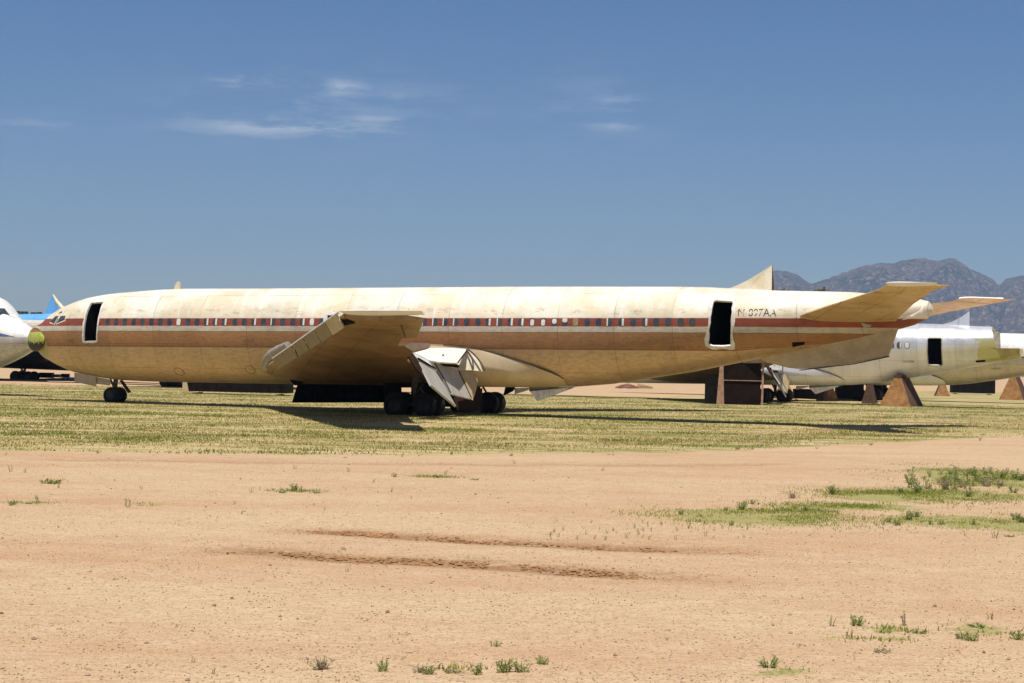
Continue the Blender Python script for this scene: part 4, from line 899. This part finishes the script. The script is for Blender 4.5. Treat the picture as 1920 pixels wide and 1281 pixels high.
for x, y, k, s_, d in [(108, 915, 'thin', .8, 1), (20, 948, 'tuft', .8, 0), (28, 946, 'tuft', .7, 0), (55, 945, 'mat', .8, 0), (72, 944, 'thin', .9, 0), (240, 952, 'thin', 1., 0), (262, 949, 'mat', .7, 0), (285, 949, 'thin', .7, 0), (553, 920, 'bush', .75, 0), (566, 924, 'thin', 1., 0), (530, 924, 'mat', .9, 0), (590, 925, 'mat', 1., 0), (738, 894, 'tuft', .8, 0), (735, 922, 'thin', .7, 1), (655, 885, 'thin', .8, 1), (452, 965, 'thin', .6, 1), (644, 1031, 'tuft', .45, 1), (820, 894, 'mat', 1.2, 1), (835, 890, 'thin', .9, 1), (552, 881, 'thin', 1., 1), (22, 884, 'thin', 1., 1), (45, 886, 'thin', .9, 1), (1130, 884, 'thin', .8, 1), (650, 1072, 'thin', .5, 1), (770, 935, 'thin', .5, 1), (470, 924, 'thin', .7, 1), (265, 918, 'thin', .6, 1), (700, 905, 'thin', .7, 1), (890, 900, 'mat', 1., 1), (590, 948, 'thin', .5, 1), (610, 956, 'thin', .4, 1), (520, 962, 'thin', .4, 1), (1080, 1012, 'thin', .6, 1), (965, 870, 'thin', .8, 1), (440, 945, 'thin', .5, 1)]:
    weed(x, y, k, s_, lab, FL, d)
weed(1563, 927, 'bush', 1.0, 'round green weed bush alone on the sand, left of the dense weeds at right')
weed(1487, 935, 'bush', .85, 'pale dry weed bush with bare twigs at the right, left of the round green one', dry=True)
FR = 'green weeds in the patches at the right'; lab = 'green weed in the dense weed patches at the right of the sand'
rr = random.Random(5)
for i in range(74):
    x = rr.uniform(1705, 1935); y = rr.uniform(884, 916) + (1920 - x) * .035; weed(x, y, rr.choice(['tall', 'tall', 'bush', 'tuft']), rr.uniform(.65, 1.05), lab, FR, rr.random() < .25)
for x, y, k, s_ in [(1395, 950, 'tuft', 1.1), (1410, 945, 'tuft', .9), (1390, 956, 'bush', .8), (1360, 958, 'tuft', .8), (1275, 965, 'tuft', .8), (1470, 957, 'mat', 1.3), (1490, 955, 'tuft', .7), (1510, 958, 'bush', .7), (1530, 958, 'mat', 1.2), (1560, 960, 'mat', 1.), (1370, 985, 'tuft', .8), (1620, 975, 'thin', .7), (1665, 980, 'tuft', .9), (1680, 986, 'tuft', .9), (1705, 975, 'bush', .8), (1720, 970, 'bush', .7), (1745, 985, 'tuft', .8), (1765, 985, 'tuft', .8), (1655, 985, 'thin', .8), (1826, 985, 'tuft', .8), (1905, 975, 'bush', .9), (1915, 980, 'bush', .8), (1865, 1010, 'thin', 1.), (1690, 925, 'bush', .8), (1720, 925, 'bush', .8), (1815, 932, 'bush', .9), (1850, 930, 'tuft', .8), (1900, 925, 'bush', .8), (1895, 1008, 'mat', 1.), (1810, 1006, 'thin', .6)]:
    weed(x, y, k, s_, lab, FR)
lab = 'tiny dark weed sprout on bare sand in the strip above the right hand tyre track'
for i in range(46):
    x = rr.uniform(1020, 1420); y = 990 + (x - 1000) * .015 + rr.uniform(-14, 22); weed(x, y, 'thin', rr.uniform(.3, .6), lab, 'weed sprouts above the tyre track', rr.random() < .5)
lab = 'tiny dry weed sprout alone on the near sand between the tracks and the lowest weeds'
for i in range(44):
    x = rr.uniform(10, 1910); y = rr.uniform(1085, 1225); weed(x, y, rr.choice(['thin', 'thin', 'mat']), rr.uniform(.16, .32), lab, 'tiny sprouts on the near sand', rr.random() < .7)
lab = 'small weed at the ragged edge where the grass meets the sand'
for i in range(26):
    x = rr.uniform(0, 1920); y = float(np.interp(x, [0, 500, 1000, 1250, 1500, 1700, 1920], [846, 853, 851, 848, 838, 828, 817])) + rr.uniform(-3, 7); weed(x, y, rr.choice(['tuft', 'thin', 'mat']), rr.uniform(.5, .9), lab, 'weeds along the grass edge', rr.random() < .5)

# ================================================================== mountains
CREST = [(900, 690), (1100, 672), (1250, 620), (1340, 570), (1400, 530), (1440, 509), (1452, 507), (1470, 508), (1490, 514), (1503, 523), (1518, 533), (1532, 529), (1570, 515), (1610, 500), (1640, 494), (1655, 493), (1670, 495), (1690, 488), (1725, 484), (1750, 489), (1770, 486), (1785, 484), (1800, 492), (1820, 506), (1850, 518), (1862, 526), (1871, 535), (1884, 523), (1905, 518), (1960, 512), (2040, 530), (2200, 505), (2400, 520), (2700, 560), (3000, 600)]
DM = 7000.
def hor(x): return YH + SL * (x - 960)
na, nd = 420, 90; verts = []
for i in range(na):
    x = 900 + 2100 * (i / (na - 1)) ** 1.35
    cy = float(np.interp(x, [c[0] for c in CREST], [c[1] for c in CREST])); H = max(4, (hor(x) - cy) / FPX * DM + 2)
    tx = (x - 960) / FPX
    for j in range(nd):
        t = j / (nd - 1) * 1.3; Y = 4600 + (DM - 4600) * t; X_ = tx * Y
        if t <= 1: f = t ** 1.25
        else: f = 1 - (t - 1) * 1.6
        p = Vector((X_ / 420, Y / 420, 0)); rdg = (1 - abs(noise.noise(p * 1.0)) * 2) * .5 + (1 - abs(noise.noise(p * 2.7)) * 2) * .28 + (1 - abs(noise.noise(p * 6.1)) * 2) * .14 + .07 * noise.noise(p * 14)
        amp = H * .42 * (math.sin(math.pi * min(1, t)) ** .8) if t < 1 else 0
        cr = .012 * H * noise.noise(Vector((x * .11, 3, 1))) + .008 * H * noise.noise(Vector((x * .31, 3, 1)))
        verts.append((X_, Y, H * f * 1.012 + amp * (rdg - .35) + cr * f - 6 + (8 if t >= 1 else 0)))
faces = [(i * nd + j, (i + 1) * nd + j, (i + 1) * nd + j + 1, i * nd + j + 1) for i in range(na - 1) for j in range(nd - 1)]
me = bpy.data.meshes.new('mountains'); me.from_pydata(verts, [], faces)
N = NT('mountain_rock'); a = N.noise(.012, 8, .72); b = N.noise(.05, 5, .75); c = N.noise(.003, 4, .6)
col = N.mix(N.ramp(c, .4, .6), (.10, .085, .075), (.15, .115, .095)); col = N.mix(N.ramp(a, .46, .60), col, (.045, .055, .04)); col = N.mix(N.math('MULTIPLY', N.ramp(b, .52, .60), .8), col, (.34, .27, .22)); col = N.mix(N.math('MULTIPLY', N.ramp(N.noise(.11, 3, .7), .5, .62), .6), col, (.03, .04, .03))
N.bump(N.noise(.02, 7, .75), 1., 25.)
mt = link('mountains', me, N.set(Base_Color=col, Roughness=.95, Specular_IOR_Level=.1), None); me.polygons.foreach_set('use_smooth', [True] * len(me.polygons)); tag(mt, kind='structure')

# ================================================================== haze
bm = bmesh.new(); bm_box(bm, (500, 3850, 345), (9600, 8100, 694)); hz = obj_bm('haze', bm, [])
hm = bpy.data.materials.new('haze'); hm.use_nodes = True; t = hm.node_tree; t.nodes.clear(); ou = t.nodes.new('ShaderNodeOutputMaterial'); pv = t.nodes.new('ShaderNodeVolumePrincipled')
pv.inputs['Color'].default_value = (.46, .66, 1.0, 1); pv.inputs['Density'].default_value = .85e-4; pv.inputs['Anisotropy'].default_value = .0; t.links.new(pv.outputs[0], ou.inputs['Volume'])
hz.data.materials.append(hm); tag(hz, kind='stuff'); hz['label'] = 'thin blue haze over the far mountains'; hz['category'] = 'haze'

# ================================================================== sky and sun
SUN = Vector((-.03, -.31, 1)).normalized()
el = math.asin(SUN.z); az = math.atan2(SUN.x, SUN.y)
w = bpy.data.worlds.new('World'); S.world = w; w.use_nodes = True; t = w.node_tree; t.nodes.clear()
class W(NT):
    def __init__(s): s.t = t; s.tc = s.n('ShaderNodeTexCoord')
N = W(); out = N.n('ShaderNodeOutputWorld'); bg = N.n('ShaderNodeBackground'); sky = N.n('ShaderNodeTexSky')
sky.sky_type = 'NISHITA'; sky.sun_disc = False; sky.sun_elevation = el; sky.sun_rotation = az; sky.altitude = 800; sky.air_density = 1.0; sky.dust_density = .9; sky.ozone_density = 2.4
bg.inputs[1].default_value = .053
sp = N.n('ShaderNodeSeparateXYZ'); N.l(N.tc.outputs['Generated'], sp.inputs[0])
yy = N.math('MAXIMUM', sp.outputs[1], .05); u = N.math('DIVIDE', sp.outputs[0], yy); v = N.math('DIVIDE', sp.outputs[2], yy)
cv = N.n('ShaderNodeCombineXYZ'); N.l(u, cv.inputs[0]); N.l(v, cv.inputs[1])
wisp = N.noise(20, 7, .68, vec=cv.outputs[0], scl=(.8, 4.2, 1)); big = N.noise(26, 6, .7, vec=cv.outputs[0], scl=(1, 2.4, 1))
front = N.math('GREATER_THAN', sp.outputs[1], .2)
tot = None
for (x, y, rx, ry, st_) in [(466, 153, 60, 14, 1.), (630, 165, 60, 16, .8), (580, 196, 46, 14, .55), (545, 238, 210, 22, .8), (700, 224, 60, 10, .6), (730, 188, 50, 22, .35), (1150, 195, 60, 26, .45), (1145, 234, 60, 14, .5), (70, 236, 70, 20, .45), (620, 200, 300, 80, .22), (1120, 200, 150, 80, .16)]:
    d = ray(x, y); uu, vv = d.x / d.y, d.z / d.y
    a = N.math('DIVIDE', N.math('SUBTRACT', u, uu), rx / FPX); b = N.math('DIVIDE', N.math('SUBTRACT', v, vv), ry / FPX)
    e = N.math('EXPONENT', N.math('MULTIPLY', N.math('ADD', N.math('MULTIPLY', a, a), N.math('MULTIPLY', b, b)), -1.1)); e = N.math('MULTIPLY', e, st_)
    tot = e if tot is None else N.math('MAXIMUM', tot, e)
cl = N.math('MULTIPLY', N.math('MULTIPLY', tot, N.math('ADD', N.math('MULTIPLY', N.ramp(wisp, .44, .62), .8), N.math('MULTIPLY', N.ramp(big, .42, .75), .35))), front)
cl = N.math('MULTIPLY', cl, .72, clamp=True)
tnt = N.mix(N.ramp(v, -.02, .22), (1.04, 1.09, 1.10), (.67, .93, 1.22)); c = N.mix(1., sky.outputs[0], tnt, 'MULTIPLY'); c = N.mix(cl, c, (11., 11.6, 12.4)); N.l(c, bg.inputs[0]); N.l(bg.outputs[0], out.inputs[0])
sd = bpy.data.lights.new('sun', 'SUN'); so = bpy.data.objects.new('sun', sd); COL.objects.link(so); sd.energy = 4.6; sd.angle = R_(.53); sd.color = (1, .93, .82)
so.rotation_euler = SUN.to_track_quat('Z', 'Y').to_euler(); so.location = (0, 0, 60)

S.view_settings.view_transform = 'Standard'; S.view_settings.look = 'None'; S.view_settings.exposure = 0.3; S.view_settings.gamma = 1
S.view_settings.use_curve_mapping = False
S.cycles.volume_bounces = 0; S.cycles.max_bounces = 6; S.cycles.use_denoising = True
